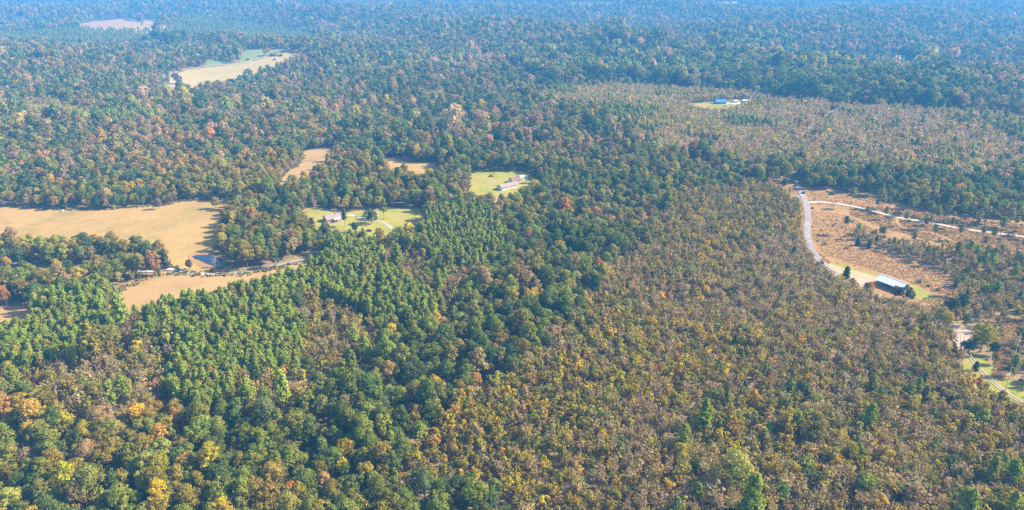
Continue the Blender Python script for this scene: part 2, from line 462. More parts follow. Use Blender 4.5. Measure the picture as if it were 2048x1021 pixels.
# pond
M_WATER, t = new_mat('pond_water')
b = N(t, 'ShaderNodeBsdfPrincipled'); o = N(t, 'ShaderNodeOutputMaterial')
b.inputs['Base Color'].default_value = (0.010, 0.028, 0.06, 1); b.inputs['Roughness'].default_value = 0.08; b.inputs['IOR'].default_value = 1.33
b.inputs['Specular IOR Level'].default_value = 0.9
nn = N(t, 'ShaderNodeTexNoise'); nn.inputs['Scale'].default_value = 1.2; bp = N(t, 'ShaderNodeBump'); bp.inputs['Strength'].default_value = 0.15
gg = N(t, 'ShaderNodeNewGeometry'); t.links.new(gg.outputs['Position'], nn.inputs['Vector'])
t.links.new(nn.outputs['Fac'], bp.inputs['Height']); t.links.new(bp.outputs[0], b.inputs['Normal']); t.links.new(b.outputs[0], o.inputs['Surface'])
sheet('pond', [(385, 514), (394, 511), (412, 511), (428, 514), (446, 521), (450, 529), (441, 535), (428, 534), (412, 528), (399, 522), (388, 518)], M_WATER, 0.42, 6)

road('county_road', [(1562, 320), (1576, 340), (1588, 360), (1600, 380), (1603, 386)], 4.6, M_ASPH, 0.51, verge=-1.2)
road('county_road', [(1602, 384), (1607, 396), (1613, 415), (1616, 440), (1614, 465), (1619, 490), (1632, 513), (1647, 530), (1660, 542)], 5.0, M_ASPH, 0.5)
road('county_road', [(1657, 539), (1668, 548), (1692, 568), (1726, 600), (1790, 628), (1850, 645), (1905, 655)], 4.6, M_ASPH, 0.49, verge=-1.5)
road('dirt_road', [(1612, 407), (1640, 405), (1690, 411), (1740, 422), (1800, 437), (1860, 446), (1920, 458), (1980, 466), (2048, 475), (2160, 492)], 3.6, M_GRAVEL, 0.42)
road('dirt_track', [(1795, 437), (1794, 446), (1810, 458), (1850, 465), (1880, 472), (1905, 483), (1950, 492), (2000, 497), (2090, 506)], 1.8, M_TAN2, 0.40)
road('gravel_road', [(150, 536), (240, 541), (300, 544), (330, 540), (352, 541), (372, 545), (400, 549), (420, 550)], 3.6, M_GRAVEL, 0.50)
road('shaded_gravel_road', [(414, 550), (450, 550), (500, 545), (545, 534), (580, 526), (615, 518), (650, 503)], 3.0, M_ASPH, 0.48)  # tree shade over this stretch of gravel road put in as asphalt grey
road('farm_track', [(316, 163), (328, 157), (345, 148), (365, 141), (400, 136), (450, 131), (490, 126), (510, 120), (545, 111), (575, 101), (592, 97), (606, 93), (618, 89)], 6.5, M_DIRT, 1.0)
road('farm_track', [(320, 160), (328, 166), (340, 171), (355, 180)], 6.5, M_DIRT, 1.0)
road('driveway', [(676, 434), (700, 432), (720, 436), (740, 440)], 3.2, M_GRAVEL, 0.40)
road('driveway', [(740, 440), (757, 443), (770, 448), (780, 455), (790, 464), (800, 476)], 3.0, M_GRAVEL, 0.43, tracks=[(-1.35, -0.35), (0.35, 1.35)])
road('two_track_lane', [(1926, 672), (1928, 696), (1940, 715), (1953, 731), (1966, 747), (1986, 766), (2012, 786), (2037, 803), (2075, 825)], 3.0, M_DIRT, 0.40, tracks=[(-1.3, -0.35), (0.35, 1.3)])
road('forest_trail', [(1378, 838), (1410, 815), (1450, 795), (1500, 780), (1530, 772)], 2.0, M_TAN2, 0.25, verge=1.2)
road('forest_trail', [(1666, 222), (1657, 238), (1622, 262), (1617, 278)], 3.0, M_CLAY, 0.6, verge=3.5)
road('forest_trail', [(600, 735), (560, 752), (530, 760), (470, 775)], 2.0, M_RED, 0.25, verge=1.0)

# ------------------------------------------------------------------ tree models (metres, foot at the origin)
def cards(C, Nn, size, rg, jit=0.5, asp=1.0):
    """one irregular leaf-spray quad per centre"""
    n = len(C)
    d = Nn + rg.normal(0, jit, (n, 3)); d /= np.linalg.norm(d, axis=1)[:, None] + 1e-9
    r = rg.normal(0, 1, (n, 3)); a = np.cross(d, r); a /= np.linalg.norm(a, axis=1)[:, None] + 1e-9
    b = np.cross(d, a)
    s = (size * rg.uniform(0.6, 1.4, n))[:, None] * 0.5
    q = []
    for (u, v) in ((-1, -0.55), (0.55, -1), (1, 0.5), (-0.5, 1)):
        q.append(C + a * s * (u + rg.uniform(-0.3, 0.3, (n, 1))) + b * s * asp * (v + rg.uniform(-0.3, 0.3, (n, 1))))
    V = np.stack(q, 1).reshape(-1, 3)
    return V, np.arange(4 * n).reshape(-1, 4)

def blob(cx, cy, cz, rx, rz, rg, nu=8, nv=5):
    """lumpy inner mass"""
    V = []; F = []
    for i in range(nv + 1):
        th = math.pi * i / nv
        for j in range(nu):
            ph = 2 * math.pi * j / nu
            k = 1 + rg.uniform(-0.18, 0.18)
            V.append((cx + rx * k * math.sin(th) * math.cos(ph), cy + rx * k * math.sin(th) * math.sin(ph), cz + rz * k * math.cos(th)))
    for i in range(nv):
        for j in range(nu):
            F.append((i * nu + j, (i + 1) * nu + j, (i + 1) * nu + (j + 1) % nu, i * nu + (j + 1) % nu))
    return np.array(V), np.array(F)

def prism_line(P0, P1, r0, r1, k=3):
    """tapered k-sided limb as quads"""
    P0, P1 = np.array(P0, float), np.array(P1, float)
    d = P1 - P0; d /= np.linalg.norm(d) + 1e-9
    a = np.cross(d, [0.3, 0.9, 0.1]); a /= np.linalg.norm(a) + 1e-9; b = np.cross(d, a)
    V = [P0 + (a * math.cos(2 * math.pi * i / k) + b * math.sin(2 * math.pi * i / k)) * r0 for i in range(k)] + \
        [P1 + (a * math.cos(2 * math.pi * i / k) + b * math.sin(2 * math.pi * i / k)) * r1 for i in range(k)]
    F = [(i, (i + 1) % k, (i + 1) % k + k, i + k) for i in range(k)]
    return np.array(V), np.array(F)

class Acc:
    def __init__(s): s.V = []; s.F = []; s.n = 0
    def add(s, VF):
        V, F = VF
        if len(V): s.V.append(V); s.F.append(F + s.n); s.n += len(V)
    def out(s):
        return np.vstack(s.V), np.vstack(s.F)

def broadleaf(rg, lod, h=16.0, rad=4.6, base=0.28, sparse=1.0, nclump=24, ncards=(1300, 330, 95), sizes=(0.66, 1.2, 2.1), core=0.48):
    cr, tk = Acc(), Acc()
    cz, rz = h * (base + 1) / 2, h * (1 - base) / 2
    ncard = ncards[lod]; size = sizes[lod]; slim = min(1.0, rad / 3.0)
    cl = []
    asym = rg.uniform(-0.2, 0.2, 2)
    for i in range(nclump):
        zz = 1 - 1.75 * (i + 0.5) / nclump
        ph = i * 2.39996 + rg.uniform(-0.5, 0.5)
        rr = math.sqrt(max(0, 1 - zz * zz)); f = rg.uniform(0.4, 0.95)
        p = np.array([rad * f * rr * math.cos(ph) * (1 + asym[0]), rad * f * rr * math.sin(ph) * (1 + asym[1]), cz + rz * 0.82 * zz * rg.uniform(0.82, 1.04)])
        cl.append((p, rad * rg.choice([.2, .28, .36, .5]) * rg.uniform(0.9, 1.1)))
    w = np.array([c[1] ** 2 for c in cl]); w /= w.sum()
    pick = rg.choice(len(cl), ncard, p=w)
    P = np.array([c[0] for c in cl])[pick]; rr = np.array([c[1] for c in cl])[pick]
    d = rg.normal(0, 1, (ncard, 3)); d /= np.linalg.norm(d, axis=1)[:, None]
    out = P - np.array([0, 0, cz - rz * 0.3]); out /= np.linalg.norm(out, axis=1)[:, None] + 1e-9
    flip = (d * out).sum(1) < -0.15
    d[flip] *= -1
    C = P + d * (rr * rg.uniform(0.75, 1.08, ncard))[:, None] * np.array([1, 1, 0.8])
    cr.add(cards(C, d, size * sparse ** 0.5, rg, 0.35))
    cr.add(blob(0, 0, cz, rad * core, rz * (core + .04), rg, 7, 4))
    tk.add(prism_line((0, 0, -0.4), (rg.uniform(-.3, .3), rg.uniform(-.3, .3), h * 0.5), 0.30 * slim, 0.2 * slim, 5))
    if lod == 0:
        for p, r in cl[::3]:
            tk.add(prism_line((0, 0, h * rg.uniform(0.25, 0.4)), p, 0.13 * slim, 0.05 * slim))
    return cr.out(), tk.out()

def baretree(rg, lod, h=9.0, rad=1.9, leaves=0.3, base=0.22):
    cr, tk = Acc(), Acc()
    nb = (26, 12, 6)[lod]; th = (0.045, 0.10, 0.2)[lod]
    tips = []
    tk.add(prism_line((0, 0, -0.3), (0, 0, h * 0.55), 0.09, 0.06)); tk.add(prism_line((0, 0, h * 0.55), (rg.uniform(-.3, .3), rg.uniform(-.3, .3), h), 0.06, 0.02))
    for i in range(nb):
        z0 = h * (base + (0.68 - base) * (i + 0.5) / nb); a = i * 2.4 + rg.uniform(-.4, .4)
        prof = math.sin(math.pi * min(1, max(0, (z0 / h - base + 0.12) / 0.8)))
        L = rad * prof * rg.uniform(0.7, 1.15)
        p1 = np.array([L * math.cos(a), L * math.sin(a), z0 + L * rg.uniform(0.7, 1.3)])
        tk.add(prism_line((0, 0, z0), p1, th, th * 0.5)); tips.append(p1)
        if lod < 2:
            for q in range(2 if lod == 0 else 1):
                p2 = p1 * rg.uniform(0.6, 0.9) + np.array([0, 0, rg.uniform(0.5, 1.2)]) + rg.normal(0, 0.4, 3)
                tk.add(prism_line(p1 * 0.55 + np.array([0, 0, z0 * 0.45]), p2, th * 0.6, th * 0.4)); tips.append(p2)
    n = max(3, int((260, 80, 28)[lod] * leaves)); size = (0.50, 0.85, 1.35)[lod]
    T = np.array(tips)[rg.integers(0, len(tips), n)]
    ax = np.column_stack([np.zeros(n), np.zeros(n), T[:, 2] * 0.8])
    f = rg.uniform(0.35, 1.1, (n, 1))
    C = ax + (T - ax) * f + rg.normal(0, 0.22, (n, 3))
    d = C - np.array([0, 0, h * 0.4]); d /= np.linalg.norm(d, axis=1)[:, None]
    cr.add(cards(C, d, size, rg, 0.6))
    return cr.out(), tk.out()

def pine(rg, lod, h=15.0, rad=2.6, base=0.32, nwh=13, flat=False, cone=False, core=0.5):
    cr, tk = Acc(), Acc()
    P, D = [], []
    nper = (7, 6, 5)[lod]; nwh = (nwh, max(6, nwh // 2), 5)[lod]
    for w in range(nwh):
        t = (w + 0.5) / nwh; z = h * (base + (1 - base) * t)
        if flat: R_ = rad * math.sin(math.pi * (0.22 + 0.70 * t)) * 1.15
        elif cone: R_ = rad * (1 - t) ** 0.62 * 1.05
        else: R_ = rad * math.sin(math.pi * (0.30 + 0.66 * t)) ** 0.75 * 1.05
        for b_ in range(nper):
            a = 2 * math.pi * (b_ + rg.uniform(0, 1)) / nper
            L = R_ * rg.uniform(0.6, 1.25)
            tip = np.array([L * math.cos(a), L * math.sin(a), z + L * rg.uniform(0.1, 0.5)])
            k = (4, 2, 1)[lod]                     # tufts of needles along the bough, bunched at its end
            for q in range(k):
                f = 1.0 - 0.28 * q + rg.uniform(-0.08, 0.08)
                c0 = np.array([0, 0, z]) * (1 - f) + tip * f
                for e in range((5, 3, 2)[lod]):
                    o_ = rg.normal(0, 0.26, 3); P.append(c0 + o_); D.append([math.cos(a) * 0.7 + o_[0], math.sin(a) * 0.7 + o_[1], 0.9 + o_[2]])
            if lod == 0: tk.add(prism_line((0, 0, z - 0.2), tip * np.array([0.8, 0.8, 1]), 0.05, 0.02))
    for e in range((8, 3, 1)[lod]): P.append(np.array([0, 0, h * 0.97]) + rg.normal(0, 0.35, 3)); D.append([0, 0, 1])
    cr.add(cards(np.array(P), np.array(D), (0.60, 1.05, 1.9)[lod], rg, 0.45, 0.8))
    if not flat: cr.add(blob(0, 0, h * (base + 0.42), rad * core, h * (1 - base) * 0.36, rg, 6, 4))
    tk.add(prism_line((0, 0, -0.4), (0, 0, h * 0.96), 0.2, 0.05, 5))
    return cr.out(), tk.out()

def shrub(rg, lod, h=2.2, rad=1.5):
    cr, tk = Acc(), Acc()
    n = (150, 45, 16)[lod]
    d = rg.normal(0, 1, (n, 3)); d[:, 2] = np.abs(d[:, 2]); d /= np.linalg.norm(d, axis=1)[:, None]
    lump = 0.75 + 0.35 * np.sin(3 * np.arctan2(d[:, 1], d[:, 0]) + rg.uniform(0, 6)) * rg.uniform(0.3, 1)
    C = d * np.array([rad, rad, h * 0.9]) * (lump * rg.uniform(0.7, 1.05, n))[:, None]
    cr.add(cards(C, d, (0.4, 0.75, 1.3)[lod], rg, 0.4))
    for k in range(4):
        a = k * 1.6; tk.add(prism_line((0, 0, -0.2), (0.5 * rad * math.cos(a), 0.5 * rad * math.sin(a), h * 0.6), 0.05, 0.02))
    return cr.out(), tk.out()

def tuft(rg, lod):
    cr, tk = Acc(), Acc()
    n = 16
    C = rg.normal(0, 0.38, (n, 3)); C[:, 2] = rg.uniform(0.1, 0.55, n)
    cr.add(cards(C, np.tile([0, 0, 0.5], (n, 1)), 0.55, rg, 1.0, 1.2))
    tk.add(prism_line((0, 0, -0.1), (0, 0, 0.4), 0.03, 0.02))
    return cr.out(), tk.out()

PROTO = {}     # kind -> dict(crown=[lod][var], trunk=[lod][var], coll)
def make_kind(kind, fn, nvar, leafmat, barkmat):
    coll = bpy.data.collections.new(kind + '_models')
    D = {'crown': [], 'trunk': [], 'coll': coll, 'nvar': nvar}
    idx = 0
    for lod in range(3):
        D['crown'].append([]); D['trunk'].append([])
        for v in range(nvar):
            rg = np.random.default_rng(hash((len(kind), v, 7)) % 10000 + v * 31 + sum(map(ord, kind)))
            (cv, cf), (tv, tf) = fn(rg, lod, v)
            if lod == 0:
                D['crown'][0].append(mesh_from(kind + '_crown', cv, cf, [leafmat])); D['trunk'][0].append(mesh_from(kind + '_trunk', tv, tf, [barkmat]))
            both = mesh_from(kind + '_model', np.vstack([cv, tv]), np.vstack([cf, tf + len(cv)]), [leafmat, barkmat], np.r_[np.zeros(len(cf)), np.ones(len(tf))])
            o = bpy.data.objects.new('%s_model_%03d' % (kind, idx), both); coll.objects.link(o); idx += 1
    PROTO[kind] = D

VAR_H = [(15.5, 4.3, 0.22), (17.5, 4.8, 0.25), (14, 4.9, 0.2), (18.5, 4.2, 0.3), (16.5, 5.4, 0.25), (13, 3.8, 0.2), (19.5, 5.0, 0.3)]
make_kind('broadleaf_tree', lambda rg, l, v: broadleaf(rg, l, *VAR_H[v], nclump=18 + 2 * v), 7, M_LEAF, M_BARK)
YV = [(8.5, 1.55, 0.30), (7.5, 1.75, 0.30), (9.5, 1.5, 0.38), (6.5, 1.6, 0.25), (9, 1.9, 0.34), (8, 1.35, 0.28)]
make_kind('young_tree', lambda rg, l, v: broadleaf(rg, l, *YV[v], nclump=11, ncards=(190, 60, 22), sizes=(0.46, 0.82, 1.3), core=0.45), 6, M_LEAF, M_TWIG)
BV = [(9, 1.7, 0.6), (10, 1.8, 0.42), (8, 1.6, 0.7), (9.5, 2.0, 0.5), (7.5, 1.5, 0.6), (10.5, 1.6, 0.4)]
make_kind('bare_tree', lambda rg, l, v: baretree(rg, l, *BV[v]), 6, M_LEAF, M_TWIG)
PV = [(15, 2.1, 0.38), (15.8, 2.25, 0.4), (14.6, 2.2, 0.36), (15.3, 2.4, 0.38), (16, 2.0, 0.42)]
make_kind('pine_tree', lambda rg, l, v: pine(rg, l, *PV[v]), 5, M_NEEDLE, M_BARKP)
TV = [(16, 2.3, 0.62), (14, 2.1, 0.55), (18, 2.6, 0.65), (12, 1.9, 0.5)]
make_kind('tall_pine', lambda rg, l, v: pine(rg, l, *TV[v], 7, True), 4, M_NEEDLE, M_BARKP)
CV = [(8, 2.1, 0.02), (6.5, 1.8, 0.02), (9.5, 2.2, 0.03)]
make_kind('cedar_tree', lambda rg, l, v: pine(rg, l, *CV[v], 12, False, True), 3, M_NEEDLE, M_BARKP)
SV = [(2.2, 1.6), (1.6, 1.3), (2.8, 1.7), (1.9, 2.0)]
make_kind('shrub', lambda rg, l, v: shrub(rg, l, *SV[v]), 4, M_LEAF, M_TWIG)
make_kind('grass_tuft', lambda rg, l, v: tuft(rg, l), 4, M_GRASSY, M_TWIG)

# ------------------------------------------------------------------ where each sort of wood grows (outlines on the photograph)
Z = {}   # painted in order, later wins
ZONES = [
 ('mixed', None),
 ('young', [(-50, 205), (90, 200), (250, 232), (420, 238), (330, 250), (180, 262), (60, 290), (-50, 300)]),
 ('grey', [(40, 215), (170, 238), (240, 246), (190, 275), (90, 285), (-50, 275), (-50, 225)]),
 ('grey', [(250, 195), (430, 205), (640, 215), (770, 235), (900, 262), (960, 240), (1010, 235), (980, 268), (820, 285), (680, 262), (560, 238), (420, 232), (260, 225)]),
 ('lowgreen', [(0, 68), (160, 60), (420, 40), (620, 62), (640, 85), (520, 82), (330, 76), (260, 92), (100, 88), (-50, 84)]),
 ('grey', [(640, 140), (760, 122), (1000, 110), (1100, 106), (1140, 116), (1060, 128), (860, 135), (740, 150)]),
 ('stand', [(1120, 172), (1060, 150), (1010, 130), (1180, 108), (1420, 118), (1660, 130), (1870, 175), (1960, 205), (1940, 217), (1860, 212), (1700, 206), (1560, 192), (1480, 180), (1300, 170), (1200, 165)]),
 ('grey', [(1195, 82), (1260, 96), (1330, 96), (1400, 104), (1330, 112), (1200, 108)]),
 ('stand', [(1205, 58), (1235, 62), (1265, 76), (1300, 84), (1340, 86), (1330, 93), (1260, 94), (1215, 76)]),
 ('grey', [(1410, 104), (1500, 106), (1590, 106), (1580, 116), (1420, 114)]),
 ('stand', [(1415, 88), (1500, 86), (1585, 94), (1580, 103), (1500, 104), (1425, 102)]),
 ('grey', [(1780, 122), (1850, 152), (1900, 178), (1890, 190), (1820, 160), (1770, 132)]),
 ('stand', [(1800, 112), (1840, 116), (1890, 146), (1925, 172), (1895, 172), (1840, 142)]),
 ('stand', [(300, 84), (360, 82), (440, 90), (430, 95), (350, 92)]),
 ('young', [(1060, 195), (1110, 178), (1200, 170), (1300, 172), (1480, 184), (1560, 196), (1700, 210), (1900, 216), (2100, 240), (2100, 395), (1900, 405), (1780, 398), (1700, 380), (1640, 350),
            (1600, 320), (1500, 330), (1420, 300), (1330, 305), (1270, 285), (1230, 255), (1200, 225)]),
 ('pinky', [(1560, 220), (1720, 225), (1900, 230), (2100, 250), (2100, 400), (1950, 390), (1850, 340), (1700, 330), (1620, 300), (1560, 260)]),
 ('mature', [(-50, 260), (200, 252), (420, 240), (520, 238), (600, 248), (690, 268), (720, 300), (700, 340), (660, 350), (560, 370), (480, 420), (380, 425), (-50, 425)]),
 ('mature', [(660, 300), (900, 290), (1100, 300), (1300, 330), (1500, 340), (1580, 350), (1520, 372), (1400, 372), (1330, 410), (1300, 475), (1150, 470), (1020, 440), (900, 420), (700, 410), (600, 420), (560, 400), (600, 350)]),
 ('mature', [(400, 430), (520, 395), (600, 420), (640, 460), (660, 505), (600, 530), (450, 560), (420, 540), (440, 510), (405, 480)]),
 ('mature', [(-50, 460), (340, 470), (360, 520), (345, 545), (300, 570), (230, 610), (-50, 640)]),
 ('mature', [(860, 560), (1010, 520), (1200, 470), (1300, 478), (1250, 510), (1170, 600), (1110, 690), (1010, 750), (900, 780), (860, 850), (800, 915), (840, 940), (830, 1100), (-100, 1100), (-100, 800), (300, 830), (620, 780), (880, 660)]),
 ('belt', [(700, 560), (860, 470), (1020, 440), (1300, 470), (1250, 510), (1170, 600), (1110, 690), (1010, 750), (900, 780), (860, 850), (815, 925), (700, 920), (640, 830), (700, 760), (770, 660)]),
 ('mature', [(-100, 730), (30, 760), (80, 830), (-100, 860)]),
 ('mature', [(800, 960), (930, 965), (1010, 985), (1080, 1110), (780, 1110)]),
 ('pines', [(-60, 640), (60, 612), (180, 580), (250, 600), (330, 580), (470, 560), (560, 535), (640, 500), (720, 480), (770, 500), (840, 560), (885, 620), (880, 662), (800, 650), (740, 630), (660, 600),
            (600, 610), (600, 660), (615, 730), (560, 745), (470, 800), (400, 830), (330, 800), (345, 730), (330, 700), (250, 680), (190, 700), (150, 730), (60, 735), (-60, 740)]),
 ('pines', [(835, 480), (860, 430), (930, 420), (1000, 445), (1020, 485), (975, 545), (920, 550), (870, 520)]),
 ('thin', [(210, 640), (300, 640), (345, 660), (345, 720), (320, 790), (240, 830), (120, 830), (30, 780), (60, 735), (150, 730), (200, 700)]),
 ('thin', [(610, 600), (720, 625), (760, 660), (760, 740), (650, 760), (600, 720), (615, 660)]),
 ('thin', [(740, 500), (830, 500), (900, 550), (960, 570), (900, 620), (880, 600), (800, 560)]),
 ('thin', [(480, 760), (600, 745), (640, 800), (560, 830), (480, 840)]),
 ('young', [(816, 1100), (800, 925), (860, 862), (900, 788), (1010, 755), (1110, 700), (1165, 612), (1255, 508), (1305, 480), (1335, 412), (1400, 372), (1530, 362), (1640, 362), (1700, 420), (1740, 480),
            (1800, 540), (1900, 590), (1930, 640), (1930, 672), (1940, 760), (2048, 830), (2200, 850), (2200, 1100)]),
 ('mature', [(795, 1100), (840, 950), (930, 965), (1005, 985), (1040, 1100)]),
 ('mixlow', [(1350, 1100), (1330, 880), (1500, 800), (1700, 760), (1900, 780), (2200, 860), (2200, 1100)]),
 ('roadside', [(1860, 640), (1900, 600), (1980, 590), (2200, 560), (2200, 900), (2048, 835), (1940, 770), (1900, 690), (1850, 640)]),
 ('brush', [(1700, 440), (1850, 455), (2150, 510), (2150, 600), (1990, 600), (1900, 600), (1905, 570), (1870, 545), (1790, 515), (1700, 480)]),
 ('dense_young', [(1590, 345), (1640, 330), (1800, 340), (2100, 370), (2100, 445), (1900, 430), (1760, 395), (1640, 372)]),
]
ZI = {}
for nme, _ in ZONES:
    if nme not in ZI: ZI[nme] = len(ZI)

def zone_of(x, y, z):
    px, py, dep = proj(x, y, z + 6.0)
    # ragged edges: noise in metres
    px = px + (vnoise(x, y, 14, 1) - 0.5) * 22 * 450 / dep
    py = py + (vnoise(x, y, 14, 2) - 0.5) * 12 * 450 / dep
    zi = np.zeros(x.shape, int)
    for nme, poly in ZONES[1:]:
        zi[inpoly(px, py, poly)] = ZI[nme]
    return zi

def clear_mask(x, y, z):
    px, py, dep = proj(x, y, z)
    m = np.zeros(x.shape, bool)
    for poly in CLEAR: m |= inpoly(px, py, poly)
    for L, hw in ROADS:
        lo, hi = L.min(0) - 12, L.max(0) + 12
        k = np.where((x > lo[0]) & (x < hi[0]) & (y > lo[1]) & (y < hi[1]) & ~m)[0]
        for c0 in range(0, len(k), 20000):
            kk = k[c0:c0 + 20000]
            d2 = ((x[kk, None] - L[None, :, 0]) ** 2 + (y[kk, None] - L[None, :, 1]) ** 2).min(1)
            m[kk] |= d2 < (hw + 2.6) ** 2
    return m

G = {'green': (.225, .250, .036), 'dark green': (.140, .180, .036), 'blue-green': (.145, .190, .052), 'olive': (.30, .245, .038), 'yellow-green': (.42, .34, .024), 'yellow': (.58, .40, .022),
     'orange': (.50, .29, .055), 'rust': (.42, .26, .09), 'grey-brown': (.40, .29, .115), 'pinkish brown': (.47, .32, .16), 'pine green': (.235, .280, .030), 'pale green': (.33, .31, .060)}
# zone: spacing, [(kind, weight)], scale, palettes per kind
OAKP = [('green', .33), ('dark green', .17), ('blue-green', .07), ('olive', .23), ('yellow-green', .07), ('grey-brown', .05), ('orange', .008), ('yellow', .010), ('rust', .010), ('pale green', .07)]
OAKM = [('green', .22), ('dark green', .22), ('blue-green', .14), ('olive', .18), ('grey-brown', .14), ('pinkish brown', .07), ('orange', .008), ('yellow', .010), ('rust', .015), ('pale green', .06)]
PINP = [('pine green', .8), ('green', .12), ('olive', .08)]
YP = [('olive', .33), ('yellow-green', .22), ('yellow', .05), ('green', .10), ('pale green', .13), ('orange', .015), ('grey-brown', .17), ('rust', .01)]
BP = [('grey-brown', .52), ('pinkish brown', .12), ('olive', .28), ('yellow-green', .08)]
PAL = {'broadleaf_tree': OAKP, 'young_tree': YP, 'bare_tree': BP, 'pine_tree': PINP, 'tall_pine': PINP, 'cedar_tree': [('dark green', .7), ('green', .3)],
       'shrub': [('dark green', .35), ('green', .25), ('olive', .2), ('rust', .1), ('grey-brown', .1)]}
SPEC = {  # zone: spacing m, kinds, size scale
 'mixed': (7.0, [('broadleaf_tree', .78), ('young_tree', .12), ('bare_tree', .10)], 0.86),
 'mature': (5.3, [('broadleaf_tree', .92), ('bare_tree', .06), ('pine_tree', .02)], 0.72),
 'belt': (5.4, [('broadleaf_tree', .90), ('bare_tree', .05), ('pine_tree', .05)], 0.77),
 'stand': (7.2, [('broadleaf_tree', 1.0)], 1.35),
 'grey': (5.2, [('bare_tree', .80), ('young_tree', .12), ('broadleaf_tree', .08)], 1.25),
 'lowgreen': (6.0, [('pine_tree', 1.0)], 0.7),
 'young': (2.95, [('young_tree', .54), ('bare_tree', .43), ('cedar_tree', .007), ('shrub', .012), ('pine_tree', .0), ('broadleaf_tree', .0)], 1.02),
 'pinky': (3.6, [('young_tree', .34), ('bare_tree', .58), ('cedar_tree', .05), ('pine_tree', .0), ('broadleaf_tree', .0)], 1.25),
 'dense_young': (4.6, [('broadleaf_tree', .45), ('young_tree', .25), ('pine_tree', .3)], 0.72),
 'pines': (3.2, [('pine_tree', .96), ('young_tree', .02), ('bare_tree', .02)], 0.90),
 'thin': (3.8, [('young_tree', .42), ('bare_tree', .50), ('broadleaf_tree', .05), ('pine_tree', .03)], 1.25),
 'mixlow': (3.2, [('young_tree', .52), ('bare_tree', .41), ('cedar_tree', .02), ('pine_tree', .01), ('broadleaf_tree', .035)], 1.15),
 'roadside': (3.6, [('young_tree', .30), ('bare_tree', .34), ('broadleaf_tree', .14), ('pine_tree', .03), ('shrub', .12)], 0.85),
 'brush': (2.8, [('young_tree', .28), ('bare_tree', .36), ('shrub', .24), ('tall_pine', .04), ('cedar_tree', .01)], 0.80),
}
FARSHEDS = [(900, 12, 46, 2, 'long pale shed on the horizon left of the middle'), (1151, 8, 22, 0, 'small white shed far off, leftmost of its cluster'), (1190, 10, 40, 3, 'white shed far off beside the small one'),
            (1212, 10, 34, -3, 'bright white shed in the middle of the far cluster'), (1223, 10, 16, 4, 'small white shed right end of the far middle cluster'), (1437, 8.5, 26, 2, 'white shed far off above the blue house'),
            (1452, 9, 40, 2, 'widest white shed above the blue house'), (1469, 8.5, 26, -4, 'white shed far off, right of the widest one'), (1501, 17, 40, 5, 'pale shed nearer than the others, upper right'),
            (1682, 6, 60, 0, 'very long pale shed near the top edge on the right'), (1792, 6, 20, 0, 'small white shed near the top edge, rightmost')]
RESERVED = []     # (x, y, radius) kept free round buildings, cars and the single trees below
def free_mask(x, y):
    m = np.ones(x.shape, bool)
    for (a, b, r) in RESERVED: m &= (x - a) ** 2 + (y - b) ** 2 > r * r
    return m

